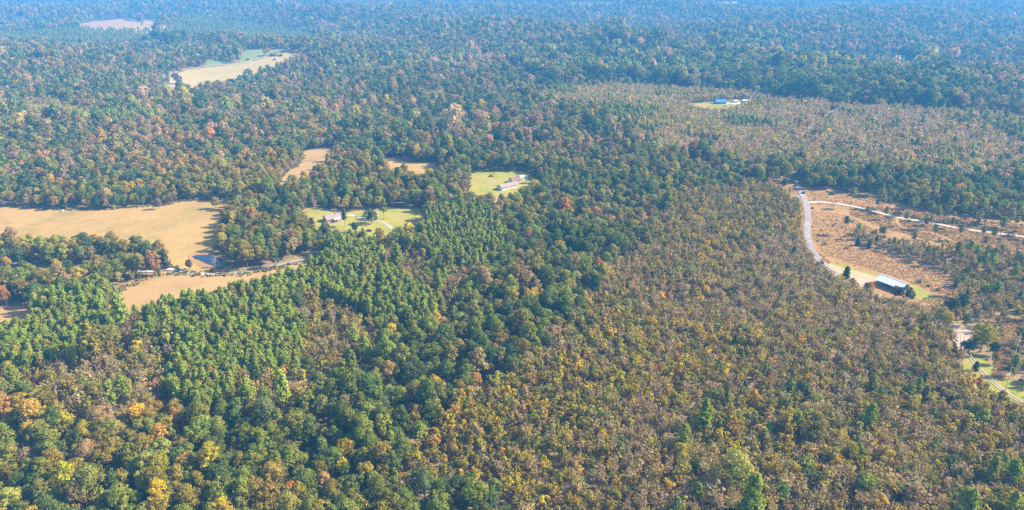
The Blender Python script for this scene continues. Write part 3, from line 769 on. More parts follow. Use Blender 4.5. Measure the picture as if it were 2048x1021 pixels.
# ---- single trees and shrubs read off the photograph: base pixel, kind, variant, scale, tint, label
SINGLES = [
 (112, 419, 'broadleaf_tree', 0, .80, (.30, .19, .07), 'golden tan round tree standing alone at the far edge of the big hay field'),
 (88, 412, 'broadleaf_tree', 2, .80, (.20, .14, .06), 'brownish tree just behind the golden tan tree at the hay field edge'),
 (142, 414, 'broadleaf_tree', 4, .75, (.26, .17, .03), 'yellow tree right beside the golden tan tree at the hay field edge'),
 (200, 419, 'broadleaf_tree', 5, .85, (.13, .13, .06), 'grey-green tree casting a shadow on the far edge of the hay field'),
 (318, 419, 'broadleaf_tree', 5, .78, (.19, .14, .085), 'thin tan tree at the far side of the hay field, short crown'),
 (432, 418, 'broadleaf_tree', 5, .85, (.26, .21, .05), 'pale yellow tree alone near the far corner of the hay field'),
 (345, 410, 'broadleaf_tree', 2, .85, (.18, .15, .07), 'broad tan tree on the hay field edge right of the thin tan tree'),
 (333, 538, 'cedar_tree', 2, 1.45, (.055, .065, .025), 'dark pointed evergreen at the end of the tree strip beside the gravel road'),
 (380, 541, 'broadleaf_tree', 5, .62, (.095, .095, .030), 'small round green tree standing alone beside the gravel road by the pond'),
 (430, 536, 'bare_tree', 3, .95, (.36, .24, .20), 'pale pinkish leafless tree beside the pond'),
 (512, 525, 'broadleaf_tree', 1, .85, (.42, .24, .015), 'bright orange-yellow tree in the wood right of the pond'),
 (490, 515, 'broadleaf_tree', 4, .85, (.20, .19, .03), 'yellow-green tree left of the bright orange-yellow tree'),
 (645, 508, 'broadleaf_tree', 5, .85, (.30, .26, .012), 'bright yellow-green tree at the end of the gravel road wood'),
 (690, 455, 'pine_tree', 1, 1.0, (.06, .085, .035), 'tall dark narrow evergreen just right of the small brick house'),
 (710, 466, 'broadleaf_tree', 5, .68, (.06, .08, .028), 'dark rounded tree on the lawn below the brick house drive'),
 (743, 449, 'broadleaf_tree', 2, .95, (.085, .10, .03), 'round olive tree on the lawn beside the gravel drive'),
 (768, 440, 'broadleaf_tree', 3, .95, (.14, .15, .03), 'tall olive and yellow tree behind the round tree on the lawn'),
 (762, 434, 'young_tree', 2, 1.9, (.38, .33, .02), 'narrow bright yellow tree behind the lawn trees'),
 (630, 425, 'bare_tree', 5, 1.7, (.22, .15, .10), 'slender tan tree with pale trunk at the back of the lawn'),
 (355, 170, 'broadleaf_tree', 2, 1.6, (.12, .07, .07), 'dark purple-brown round tree alone by the far farm track'),
 (543, 113, 'shrub', 0, 4.0, (.05, .07, .03), 'leftmost dark bush in the middle of the far pasture'),
 (551, 113, 'shrub', 2, 3.6, (.10, .09, .06), 'middle bush of the three in the far pasture'),
 (561, 113, 'shrub', 3, 3.6, (.05, .07, .03), 'rightmost dark bush of the three in the far pasture'),
 (549, 121, 'shrub', 1, 3.2, (.06, .07, .03), 'small lone bush in the tan far pasture'),
 (496, 121, 'shrub', 1, 3.4, (.06, .07, .03), 'small dark bush beside the track on the green far pasture'),
 (1691, 558, 'cedar_tree', 1, 1.35, (.035, .065, .025), 'dark green bushy tree on the clay left of the metal barn'),
 (1705, 563, 'shrub', 0, 1.5, (.07, .08, .03), 'green shrub beside the dark tree on the clay'),
 (1812, 606, 'broadleaf_tree', 2, .78, (.075, .075, .05), 'dark grey-green round tree at the right end of the metal barn'),
 (1788, 598, 'broadleaf_tree', 5, .72, (.13, .10, .05), 'brownish tree leaning over the front of the metal barn'),
 (1797, 600, 'broadleaf_tree', 0, .60, (.08, .09, .04), 'small green tree in front of the metal barn roof'),
 (1737, 590, 'broadleaf_tree', 5, .70, (.40, .15, .04), 'orange-red tree in front of the left end of the metal barn'),
 (1728, 592, 'cedar_tree', 0, 1.1, (.035, .07, .04), 'dark evergreen just left of the orange-red tree'),
 (1838, 566, 'shrub', 2, 1.2, (.05, .075, .04), 'left dark shrub in the rusty grass behind the barn'),
 (1856, 574, 'shrub', 0, 1.1, (.09, .08, .045), 'brown shrub on the mown strip behind the barn'),
 (1875, 583, 'shrub', 2, 1.1, (.04, .08, .04), 'dark green shrub on the mown strip right of the barn'),
 (1960, 705, 'broadleaf_tree', 4, 1.1, (.25, .23, .02), 'large yellow-green tree beside the gravel pad and lane on the right'),
 (1935, 710, 'broadleaf_tree', 2, .72, (.045, .085, .03), 'dark green tree under the left side of the large yellow-green tree'),
 (1985, 712, 'broadleaf_tree', 5, .70, (.07, .10, .03), 'green tree at the right foot of the large yellow-green tree'),
 (1950, 742, 'cedar_tree', 1, .85, (.05, .075, .03), 'small dark tree at the top of the two-track lane'),
 (2024, 740, 'cedar_tree', 0, .85, (.035, .08, .035), 'dark round evergreen in the grass cut by the power line'),
 (1898, 634, 'broadleaf_tree', 4, .80, (.06, .075, .035), 'dark wooded clump at the end of the rusty clearing'),
 (1920, 622, 'broadleaf_tree', 0, .75, (.06, .085, .035), 'tall dark green tree right of the clearing end'),
 (1821, 1008, 'broadleaf_tree', 2, .78, (.12, .14, .02), 'round green and yellow tree at the lower right of the young woods'),
 (1810, 1002, 'broadleaf_tree', 5, .66, (.045, .075, .03), 'dark side tree left of the round green and yellow tree'),
 (1530, 885, 'broadleaf_tree', 1, .62, (.045, .10, .028), 'deep green broad tree in the middle of the young woods'),
 (1505, 850, 'broadleaf_tree', 5, .52, (.05, .12, .05), 'small bright green tree above the deep green broad tree'),
 (1688, 910, 'broadleaf_tree', 0, .55, (.38, .23, .02), 'golden tree with spreading crown in the lower right woods'),
 (1600, 900, 'broadleaf_tree', 5, .50, (.42, .17, .05), 'orange tree left of the golden spreading tree'),
 (1830, 870, 'broadleaf_tree', 5, .48, (.36, .18, .04), 'light orange tree on the right side of the young woods'),
 (1752, 862, 'broadleaf_tree', 5, .46, (.34, .16, .05), 'small orange tree left of the light orange tree'),
 (1765, 965, 'broadleaf_tree', 5, .58, (.19, .14, .05), 'round brown-gold tree low in the right woods'),
 (1608, 805, 'cedar_tree', 2, 1.0, (.05, .085, .04), 'dark evergreen in the middle of the right woods'),
 (1563, 790, 'cedar_tree', 1, 1.0, (.05, .075, .04), 'dark evergreen near the end of the forest trail'),
 (1487, 792, 'cedar_tree', 0, 1.0, (.04, .075, .035), 'dark evergreen standing beside the forest trail'),
 (1450, 797, 'cedar_tree', 2, .9, (.03, .08, .04), 'small dark evergreen left of the forest trail bend'),
 (1432, 735, 'young_tree', 3, 1.2, (.42, .17, .05), 'orange young tree above the forest trail'),
 (1705, 758, 'young_tree', 3, 1.2, (.42, .13, .06), 'red-orange young tree in the upper right woods'),
 (1194, 550, 'broadleaf_tree', 3, .70, (.40, .17, .03), 'orange-topped tree at the edge between tall wood and young woods'),
 (1062, 565, 'broadleaf_tree', 5, .75, (.42, .15, .03), 'orange tree in the middle of the tall wood'),
 (1188, 600, 'broadleaf_tree', 3, .95, (.035, .075, .035), 'tall dark green tree below the orange-topped tree'),
 (880, 690, 'broadleaf_tree', 5, .60, (.45, .25, .02), 'small golden orange tree right of the pine stand'),
 (730, 695, 'broadleaf_tree', 5, .75, (.33, .24, .02), 'yellow tree in the wood at lower centre left'),
 (802, 870, 'broadleaf_tree', 3, .75, (.42, .25, .02), 'golden yellow tree beside the dark gully'),
 (590, 1015, 'broadleaf_tree', 4, .80, (.40, .20, .03), 'broad orange tree at the bottom edge of the photograph'),
 (500, 1012, 'broadleaf_tree', 1, .72, (.34, .17, .05), 'orange tree left of the broad orange tree at the bottom edge'),
 (245, 755, 'broadleaf_tree', 5, .60, (.34, .30, .015), 'bright yellow tree in the thin grey wood on the left'),
 (103, 752, 'broadleaf_tree', 5, .62, (.46, .25, .015), 'bright orange-yellow tree at the left under the pines'),
 (613, 640, 'broadleaf_tree', 5, .62, (.44, .36, .01), 'bright yellow tree inside the green pine stand'),
 (478, 615, 'pine_tree', 2, .75, (.24, .07, .05), 'red-brown dead pine inside the green pine stand'),
 (75, 530, 'broadleaf_tree', 3, .75, (.20, .15, .07), 'tan tree with pale trunk in the left tree strip'),
 (95, 525, 'broadleaf_tree', 5, .6, (.33, .22, .03), 'yellow tree in the left tree strip'),
 (190, 530, 'broadleaf_tree', 5, .6, (.32, .20, .03), 'golden tree in the middle of the left tree strip'),
 (222, 560, 'broadleaf_tree', 4, .7, (.27, .21, .02), 'yellow tree near the end of the left tree strip'),
 (303, 295, 'broadleaf_tree', 0, 1.0, (.40, .20, .05), 'orange tree standing out in the far left forest'),
 (372, 270, 'broadleaf_tree', 5, 1.0, (.36, .18, .06), 'light orange tree in the far left forest right of the other'),
 (980, 755, 'broadleaf_tree', 1, 1.02, (.055, .095, .030), 'large green rounded tree at the edge of the young woods'),
 (1022, 752, 'broadleaf_tree', 3, 1.0, (.04, .075, .04), 'tall dark tree right of the large green rounded tree'),
 (895, 820, 'broadleaf_tree', 2, .95, (.075, .10, .03), 'round olive-green tree at the top of the dark gully'),
 (825, 790, 'broadleaf_tree', 6, .95, (.10, .125, .04), 'big light green tree in the middle of the lower wood'),
 (915, 1005, 'broadleaf_tree', 4, .8, (.08, .105, .03), 'broad green tree at the bottom edge beside the young woods'),
 (975, 1030, 'broadleaf_tree', 2, .85, (.085, .115, .04), 'green tree at the bottom edge right of the broad green one'),
 (1688, 470, 'tall_pine', 0, .95, (.055, .10, .04), 'lone tall pine with bare trunk in the rusty clearing'),
 (1650, 490, 'shrub', 2, 1.3, (.17, .20, .03), 'yellow-green shrub in the rusty clearing beside the road'),
 (1688, 475, 'shrub', 3, 1.1, (.03, .07, .05), 'dark low shrub in the middle of the rusty clearing'),
 (1714, 492, 'cedar_tree', 1, .95, (.035, .06, .035), 'dark evergreen at the foot of the brushy slope'),
 (1737, 498, 'cedar_tree', 0, .85, (.05, .06, .035), 'second dark evergreen at the foot of the brushy slope'),
 (1625, 418, 'shrub', 0, 1.1, (.04, .075, .03), 'dark bush at the corner where the dirt road leaves'),
 (1663, 390, 'shrub', 3, 1.7, (.035, .07, .04), 'wide dark bush by the far side of the clearing'),
 (1577, 396, 'young_tree', 0, 1.2, (.15, .16, .04), 'olive tree at the wood edge left of the parked white car'),
 (1567, 377, 'broadleaf_tree', 5, .7, (.05, .08, .035), 'green tree standing left of the road where it enters the wood'),
 (1613, 379, 'broadleaf_tree', 2, .78, (.09, .12, .04), 'rounded light green tree right of the road where it enters the wood'),
 (1645, 380, 'broadleaf_tree', 5, .85, (.05, .065, .05), 'dark rounded tree at the back edge of the rusty clearing'),
 (1628, 378, 'broadleaf_tree', 0, .78, (.10, .11, .045), 'olive tree between the light green and dark rounded trees'),
 (982, 354, 'shrub', 3, 1.6, (.10, .08, .04), 'brush heap in the green pasture above the long house'),
]
sx = at([s[0] for s in SINGLES], [s[1] for s in SINGLES])
for s, w in zip(SINGLES, sx):
    r = {'broadleaf_tree': 3.6, 'pine_tree': 2.2, 'tall_pine': 2.5, 'cedar_tree': 2.2, 'bare_tree': 2, 'young_tree': 1.8, 'shrub': 1.5}[s[2]] * max(0.8, s[4])
    RESERVED.append((w[0], w[1], r))
    # keep a sight line open on the camera side of the single trees
    if 430 < s[1] and not (1640 < s[0] < 2030 and s[1] < 760): RESERVED[-1] = (w[0], w[1], r * .6); continue
    q = w[:2] * (1 - min(7.0, 5 * s[4]) / np.linalg.norm(w[:2])); RESERVED.append((q[0], q[1], r * 0.9))
for (px, py, r) in [(1790, 588, 15), (1780, 595, 12), (1770, 590, 9), (665, 443, 13), (668, 452, 9), (1015, 377, 14), (1000, 384, 8), (1030, 372, 10), (1018, 388, 8), (1040, 362, 9), (1592, 395, 6), (1594, 404, 6), (1588, 402, 6), (1590, 410, 5), (738, 463, 5), (1440, 207, 14), (1490, 204, 20), (1495, 203, 14)]:
    w = at1(px, py); RESERVED.append((w.x, w.y, r))

# ---- scatter
ALL = {k: [] for k in PROTO}
bands = [(150, 750, 1.0), (750, 1300, 1.10), (1300, 2000, 1.3), (2000, 3200, 1.75), (3200, 5400, 2.5)]
pal_arr = {k: (np.array([G[c] for c, _ in v]), np.array([w for _, w in v]) / sum(w for _, w in v)) for k, v in list(PAL.items()) + [('OAKM', OAKM)]}
NAMES = {k: [c for c, _ in v] for k, v in list(PAL.items()) + [('OAKM', OAKM)]}
for bi, (d0, d1, mult) in enumerate(bands):
    for zname, (sp, kinds, zs) in SPEC.items():
        s = sp * mult if sp > 5 else sp * (1.0 + (mult - 1) * 1.15)
        xm = 0.80 * d1 + 60
        xs = np.arange(-xm, xm, s); ys = np.arange(d0 * 0.75, d1, s)
        X, Y = np.meshgrid(xs, ys)
        X[::2] += s / 2
        X = (X + rng.uniform(-.42, .42, X.shape) * s).ravel(); Y = (Y + rng.uniform(-.42, .42, Y.shape) * s).ravel()
        d = np.hypot(X, Y)
        k = (d >= d0) & (d < d1) & (np.abs(X) < 0.77 * (Y + 45) + 25)
        X, Y = X[k], Y[k]
        hz = height(X, Y)
        px, py, dep = proj(X, Y, hz)
        k = (py < 1130) & (py > -45)
        X, Y, hz, dep = X[k], Y[k], hz[k], dep[k]
        # cheap bounding test before the outlines
        k = zone_of(X, Y, hz) == ZI[zname]
        X, Y, hz = X[k], Y[k], hz[k]
        k = ~clear_mask(X, Y, hz)
        if bi < 3:
            k &= free_mask(X, Y)
            gap = {'young': .08, 'pinky': .12, 'mixlow': .08, 'thin': .1, 'brush': .06, 'roadside': .15, 'pines': .02, 'mature': .03}.get(zname, .03)
            k &= (vnoise(X, Y, 9, 5) > gap + 0.08) | (rng.uniform(0, 1, len(X)) > 0.6)
        X, Y, hz = X[k], Y[k], hz[k]
        n = len(X)
        if not n: continue
        pk = rng.choice(len(kinds), n, p=np.array([w for _, w in kinds]) / sum(w for _, w in kinds))
        if zname in ('young', 'mixlow', 'pinky'):      # leafy and bare patches, as the ground gives
            bare = 0.50 + 1.1 * (vnoise(X, Y, 45, 41) - .5) + .5 * (vnoise(X, Y, 130, 42) - .5)
            rr_ = rng.uniform(0, 1, n)
            pk = np.where(pk < 2, np.where(rr_ < bare, 1, 0), pk)
            if bi >= 1:                                  # islands of taller green wood in the far young woods
                isl = vnoise(X, Y, 75, 51) + .4 * vnoise(X, Y, 22, 52)
                pk = np.where((isl > .92) & (rng.uniform(0, 1, n) < .6), len(kinds) - 1 - (rng.uniform(0, 1, n) < .5), pk)
        for ki, (kind, _) in enumerate(kinds):
            m = pk == ki
            x, y, z = X[m], Y[m], hz[m]; c = len(x)
            if not c: continue
            sc = zs * np.clip(rng.normal(1, .19, c), .5, 1.5) * (0.80 + 0.26 * vnoise(x, y, 55, 8) + 0.2 * vnoise(x, y, 18, 9)) * (1 + (mult - 1) * 0.5)
            if zname == 'pines' and kind == 'pine_tree': sc = .9 + (sc - .9) * .5
            if kind == 'broadleaf_tree' and zname in ('mixlow', 'roadside', 'thin', 'young', 'pinky'): sc *= .55
            if kind == 'pine_tree' and zname in ('young', 'pinky'): sc *= .75
            if kind in ('young_tree', 'bare_tree') and zname in ('mixed', 'mature'): sc *= 1.45
            pkey = 'OAKM' if (kind == 'broadleaf_tree' and bi >= 1) else kind
            P, w = pal_arr[pkey]
            w = np.tile(w, (c, 1))
            nz = vnoise(x, y, 70, 21)[:, None]; nz2 = vnoise(x, y, 28, 22)[:, None]
            nm = NAMES[pkey]
            warm = np.array([1.0 if q in ('yellow', 'orange', 'rust', 'yellow-green') else 0.0 for q in nm])
            cool = np.array([1.0 if q in ('dark green', 'blue-green', 'green') else 0.0 for q in nm])
            w = w * (1 + warm * (3.2 * np.clip(nz2 - .45, 0, 1) * 2 - 0.4)) * (1 + cool * (nz - .5) * 2.2)
            if zname == 'mature':      # the left woods carry more orange
                lf = np.clip((-x - 0.12 * y) / 250, 0, 1)[:, None] * np.clip((y[:, None] - 380) / 300, 0, 1)
                w = w * (1 + warm * 3.0 * lf)
            if zname in ('young', 'pinky') and bi >= 1 and kind == 'young_tree':
                w = w * np.array([{'yellow': .2, 'yellow-green': .35, 'grey-brown': 2.2, 'green': 1.8, 'orange': .4}.get(q, 1) for q in nm])
            if zname == 'belt':
                w = w * np.array([{'green': 1.8, 'dark green': 1.9, 'blue-green': 1.6, 'olive': .8, 'yellow-green': .5, 'pale green': .7}.get(q, .7) for q in nm])
            if zname in ('young', 'mixlow') and kind == 'young_tree':
                gp = vnoise(x, y, 38, 31)[:, None]
                w = w * np.where(warm[None, :] > 0, 0.4 + 2.2 * gp, 1.0)
            if zname == 'stand':
                w = w * np.array([{'green': 1.5, 'dark green': 1.6, 'blue-green': 2.0, 'pale green': 2.0, 'olive': .8}.get(q, .15) for q in nm])
            if zname == 'mixlow' and kind == 'young_tree': w = w * (1 + 0.8 * cool)
            if zname == 'pinky':
                w = w * np.array([{'grey-brown': 1.5, 'pinkish brown': 2.2, 'yellow': .3, 'yellow-green': .5}.get(q, 1) for q in nm])
            w = np.clip(w, 0, None)
            cum = np.cumsum(w, 1); cum /= cum[:, -1:]
            ci = np.minimum((rng.uniform(0, 1, (c, 1)) > cum).sum(1), len(nm) - 1)
            tint = P[ci] * rng.uniform(.78, 1.28, (c, 1)) * rng.uniform(.92, 1.09, (c, 3))
            if zname in ('grey', 'pinky') or (zname == 'young' and bi >= 1): tint = np.minimum(tint * 1.22, .65)
            ALL[kind].append(dict(x=x, y=y, z=z, s=sc, t=tint, ci=np.array([nm[q] for q in ci], dtype=object), zone=np.full(c, zname, dtype=object), bi=np.full(c, bi)))

# pines thinned over the clearing on the right, bushes and grass in the open ground
def scatter_open(kind, region, n, zone, sc, tints, names):
    P = np.array(region); out = []
    px = rng.uniform(P[:, 0].min(), P[:, 0].max(), n * 6); py = rng.uniform(P[:, 1].min(), P[:, 1].max(), n * 6)
    k = inpoly(px, py, region); px, py = px[k][:n], py[k][:n]
    W = at(px, py); x, y, z = W.T
    m = free_mask(x, y)
    for L, hw in ROADS:
        m &= ((x[:, None] - L[None, :, 0]) ** 2 + (y[:, None] - L[None, :, 1]) ** 2).min(1) > (hw + 1.0) ** 2
        if kind == 'tall_pine':      # the ground just south of the dirt roads is kept more open
            for off in (8, 16, 24, 32):
                m &= (((x[:, None] - L[None, :, 0]) ** 2 + (y[:, None] + off - L[None, :, 1]) ** 2).min(1) > 36) | (rng.uniform(0, 1, len(x)) < .45)
    x, y, z = x[m], y[m], z[m]; c = len(x)
    ci = rng.integers(0, len(tints), c)
    ALL[kind].append(dict(x=x, y=y, z=z, s=sc * rng.uniform(.65, 1.3, c), t=np.array(tints)[ci] * rng.uniform(.8, 1.2, (c, 1)), ci=np.array([names[q] for q in ci], dtype=object),
                          zone=np.full(c, zone, dtype=object), bi=np.full(c, 0)))
OPEN_R = [(1700, 412), (1800, 420), (1900, 436), (2060, 452), (2060, 505), (1950, 498), (1850, 480), (1760, 455), (1700, 430)]
scatter_open('tall_pine', OPEN_R, 130, 'open', .95, [G['pine green'], G['pale green'], G['green']], ['green', 'pale green', 'green'])
scatter_open('shrub', OPEN_R, 110, 'open', .9, [G['dark green'], G['green'], G['rust'], G['olive']], ['dark green', 'green', 'rust', 'olive'])
scatter_open('shrub', [(1620, 425), (1700, 440), (1760, 480), (1700, 500), (1640, 500), (1622, 470)], 34, 'open', .7, [G['dark green'], G['olive'], G['rust']], ['dark green', 'olive', 'rust'])
scatter_open('shrub', [(1640, 520), (1800, 560), (1900, 600), (1900, 560), (1810, 525), (1700, 490)], 18, 'open', .5, [G['dark green'], G['olive'], G['rust']], ['dark green', 'olive', 'rust'])
scatter_open('shrub', [(1990, 650), (2055, 640), (2045, 690), (2020, 760), (1990, 740)], 22, 'open', .8, [G['dark green'], G['grey-brown'], G['olive']], ['dark green', 'grey-brown', 'olive'])
TUFT = []
RUST = [(.50, .30, .12), (.54, .34, .14), (.46, .34, .13), (.42, .34, .11), (.56, .40, .18)]
for reg, n, sc in [(OPEN_R, 5200, .9), ([(1545, 374), (1592, 370), (1640, 380), (1780, 402), (1760, 420), (1620, 410), (1612, 440), (1622, 490), (1660, 525), (1640, 540), (1606, 505), (1600, 430), (1586, 402)], 2200, .75),
                   ([(1622, 420), (1700, 432), (1780, 480), (1700, 474), (1745, 498), (1900, 556), (1918, 585), (1880, 590), (1780, 552), (1690, 525), (1650, 512), (1625, 480)], 6000, .6),
                   ([(1830, 600), (1900, 590), (1910, 615), (1880, 634), (1820, 620)], 900, .7), ([(2004, 640), (2055, 638), (2030, 690), (2006, 765), (1985, 752), (1995, 680)], 1500, .7)]:
    scatter_open('grass_tuft', reg, n, 'open', sc, RUST, ['rust'] * 5)

# ---- weeds and low bushes along the ragged field edges
for poly in CLEAR[:2] + CLEAR[9:14]:
    W = at([q[0] for q in poly], [q[1] for q in poly])
    E_ = np.array(densify([tuple(w[:2]) for w in W], 1.1)); E_ = E_[(np.abs(E_[:, 0]) < .8 * E_[:, 1] + 60)]
    E_ = E_ + rng.normal(0, 1.6, E_.shape); c = len(E_)
    tn = np.array([(.30, .27, .07), (.20, .22, .05), (.42, .32, .12), (.26, .20, .08)])[rng.integers(0, 4, c)]
    z = height(E_[:, 0], E_[:, 1])
    ALL['grass_tuft'].append(dict(x=E_[:, 0], y=E_[:, 1], z=z, s=rng.uniform(.8, 2.2, c), t=tn, ci=np.full(c, 'olive', dtype=object), zone=np.full(c, 'open', dtype=object), bi=np.full(c, 0)))

# ---- geometry-node instancer for the woods that are not built one by one
def gn_stuff(name, D, kind, label, cat):
    n = len(D['x'])
    if not n: return
    me = bpy.data.meshes.new(name)
    me.vertices.add(n)
    me.vertices.foreach_set('co', np.column_stack([D['x'], D['y'], D['z']]).astype(np.float32).ravel())
    def attr(nm, ty, data, fld):
        a = me.attributes.new(nm, ty, 'POINT'); a.data.foreach_set(fld, data)
    attr('rotz', 'FLOAT', rng.uniform(0, 6.283, n).astype(np.float32), 'value')
    attr('scl', 'FLOAT_VECTOR', (D['s'][:, None] * np.column_stack([rng.uniform(.85, 1.15, n)] * 2 + [rng.uniform(.9, 1.12, n)])).astype(np.float32).ravel(), 'vector')
    attr('tint', 'FLOAT_COLOR', np.column_stack([D['t'], np.ones(n)]).astype(np.float32).ravel(), 'color')
    nv = PROTO[kind]['nvar']; lod = np.clip(D['bi'], 0, 2)
    attr('pick', 'INT', (lod * nv + rng.integers(0, nv, n)).astype(np.int32), 'value')
    o = link(name, me); tag(o, label, cat, None, 'stuff')
    t = bpy.data.node_groups.new(name, 'GeometryNodeTree')
    t.interface.new_socket('Geometry', in_out='INPUT', socket_type='NodeSocketGeometry')
    t.interface.new_socket('Geometry', in_out='OUTPUT', socket_type='NodeSocketGeometry')
    gi, go = t.nodes.new('NodeGroupInput'), t.nodes.new('NodeGroupOutput')
    iop = t.nodes.new('GeometryNodeInstanceOnPoints')
    ci = t.nodes.new('GeometryNodeCollectionInfo'); ci.inputs['Collection'].default_value = PROTO[kind]['coll']
    ci.inputs['Separate Children'].default_value = True; ci.inputs['Reset Children'].default_value = True
    def na(nm, ty):
        a = t.nodes.new('GeometryNodeInputNamedAttribute'); a.data_type = ty; a.inputs['Name'].default_value = nm; return a.outputs['Attribute']
    cx = t.nodes.new('ShaderNodeCombineXYZ'); t.links.new(na('rotz', 'FLOAT'), cx.inputs['Z'])
    t.links.new(gi.outputs[0], iop.inputs['Points']); t.links.new(ci.outputs[0], iop.inputs['Instance'])
    iop.inputs['Pick Instance'].default_value = True
    t.links.new(na('pick', 'INT'), iop.inputs['Instance Index'])
    t.links.new(cx.outputs[0], iop.inputs['Rotation']); t.links.new(na('scl', 'FLOAT_VECTOR'), iop.inputs['Scale'])
    t.links.new(iop.outputs[0], go.inputs[0])
    md = o.modifiers.new('growth', 'NODES'); md.node_group = t
    return o

def place_tree(kind, var, loc, sc, tint, label, group, rz=None):
    root = empty(kind, loc, rng.uniform(0, 6.28) if rz is None else rz)
    root.scale = (sc, sc, sc)
    tag(root, label, 'shrub' if kind == 'shrub' else 'tree', group)
    P = PROTO[kind]
    cr = link('crown', P['crown'][0][var], root); cr['tint'] = [float(q) for q in tint]
    tr = link('stem' if kind == 'shrub' else 'trunk', P['trunk'][0][var], root); tr['tint'] = [float(q) for q in tint]
    return root

for s, w in zip(SINGLES, sx):
    place_tree(s[2], s[3] % PROTO[s[2]]['nvar'], tuple(w), s[4], [min(.6, 1.55 * q) for q in s[5]], s[6], None)

MARKS = [(30, 640, 'at the left end of the leftmost pines'), (150, 650, 'where the leftmost pines meet the small field'), (120, 720, 'at the foot of the leftmost pines'), (330, 600, 'in the pines nearest the small field'), (350, 760, 'on the left side of the pine tip'),
         (460, 740, 'above the pine stand tip'), (420, 830, 'at the lowest point of the pines'), (480, 610, 'in the pines under the dead red pine'), (580, 650, 'beside the yellow tree in the pines'), (650, 540, 'in the pines near the lane end'), (560, 760, 'on the right foot of the pines'), (760, 500, 'in the pines below the lawn'), (860, 450, 'at the top of the round pine block'), (960, 530, 'at the foot of the round pine block'), (800, 560, 'between the two pine blocks'),
         (60, 1000, 'in the bottom left corner'), (60, 860, 'low on the left edge'), (250, 960, 'low in the left wood'), (230, 870, 'below the thin grey wood'), (450, 980, 'left of the orange bottom-edge trees'),
         (430, 880, 'below the pine stand'), (620, 960, 'above the orange bottom-edge trees'), (620, 830, 'below the red path'), (760, 960, 'left of the lowest young woods'), (770, 780, 'in the lower middle wood'),
         (860, 880, 'beside the dark gully'), (930, 980, 'at the bottom centre'), (950, 820, 'right of the dark gully'), (1000, 690, 'at the tall wood tip'), (1080, 900, 'right of the bottom centre'), (1080, 1000, 'at the bottom edge, centre right'),
         (1200, 760, 'in the middle of the young woods'), (1220, 900, 'in the lower young woods'), (1230, 1000, 'at the bottom edge below the trail'), (1380, 900, 'below the trail bend'), (1400, 1000, 'at the bottom edge under the green tree'),
         (1380, 760, 'above the trail bend'), (1540, 900, 'by the deep green broad tree'), (1560, 1000, 'at the bottom edge, right of centre'), (1600, 780, 'right of the trail end'), (1700, 880, 'around the golden spreading tree'),
         (1720, 1000, 'left of the green and yellow tree'), (1760, 740, 'left of the lane'), (1880, 980, 'right of the green and yellow tree'), (1900, 860, 'below the two-track lane'), (2000, 980, 'in the bottom right corner'),
         (2000, 860, 'low on the right edge'), (1100, 620, 'at the tall wood edge'), (1350, 600, 'in the upper young woods'), (1500, 450, 'by the top of the young woods'), (1640, 640, 'in front of the metal barn'),
         (1850, 680, 'left of the gravel pad'), (1990, 640, 'by the power line'), (1700, 450, 'in the rusty clearing'), (1800, 480, 'on the brushy slope'), (1950, 480, 'by the dirt road'), (1980, 580, 'right of the barn clearing'),
         (90, 690, 'in the leftmost pines'), (250, 640, 'in front of the small field'), (270, 740, 'in the thin grey wood'), (420, 660, 'at the upper pine stand'), (400, 790, 'at the pine stand tip'), (540, 700, 'in the pine stand middle'),
         (560, 600, 'below the gravel road'), (720, 560, 'in the middle pines'), (820, 610, 'at the pine stand right end'), (700, 690, 'in the thin middle wood'), (930, 480, 'in the small round pine block'), (500, 460, 'beside the pond'),
         (180, 500, 'in the left tree strip'), (120, 580, 'in the left lower tree strip'), (900, 400, 'by the long house'), (1200, 400, 'in the upper middle wood')]
SIZES = ['small', 'middling', 'large', 'very large']
NOUN = {'broadleaf_tree': ('broadleaf tree', 'rounded trees of the tall wood'), 'young_tree': ('leafy young tree', 'leafy young trees of the thin woods'),
        'bare_tree': ('half bare twiggy tree', 'half bare young trees of the thin woods'), 'pine_tree': ('bushy pine', 'pines of the pine stands'),
        'tall_pine': ('bare-trunked tall pine', 'tall pines left on the open slope'), 'cedar_tree': ('dense evergreen', 'small evergreens among the young trees'),
        'shrub': ('low bush', 'low bushes in the open ground')}

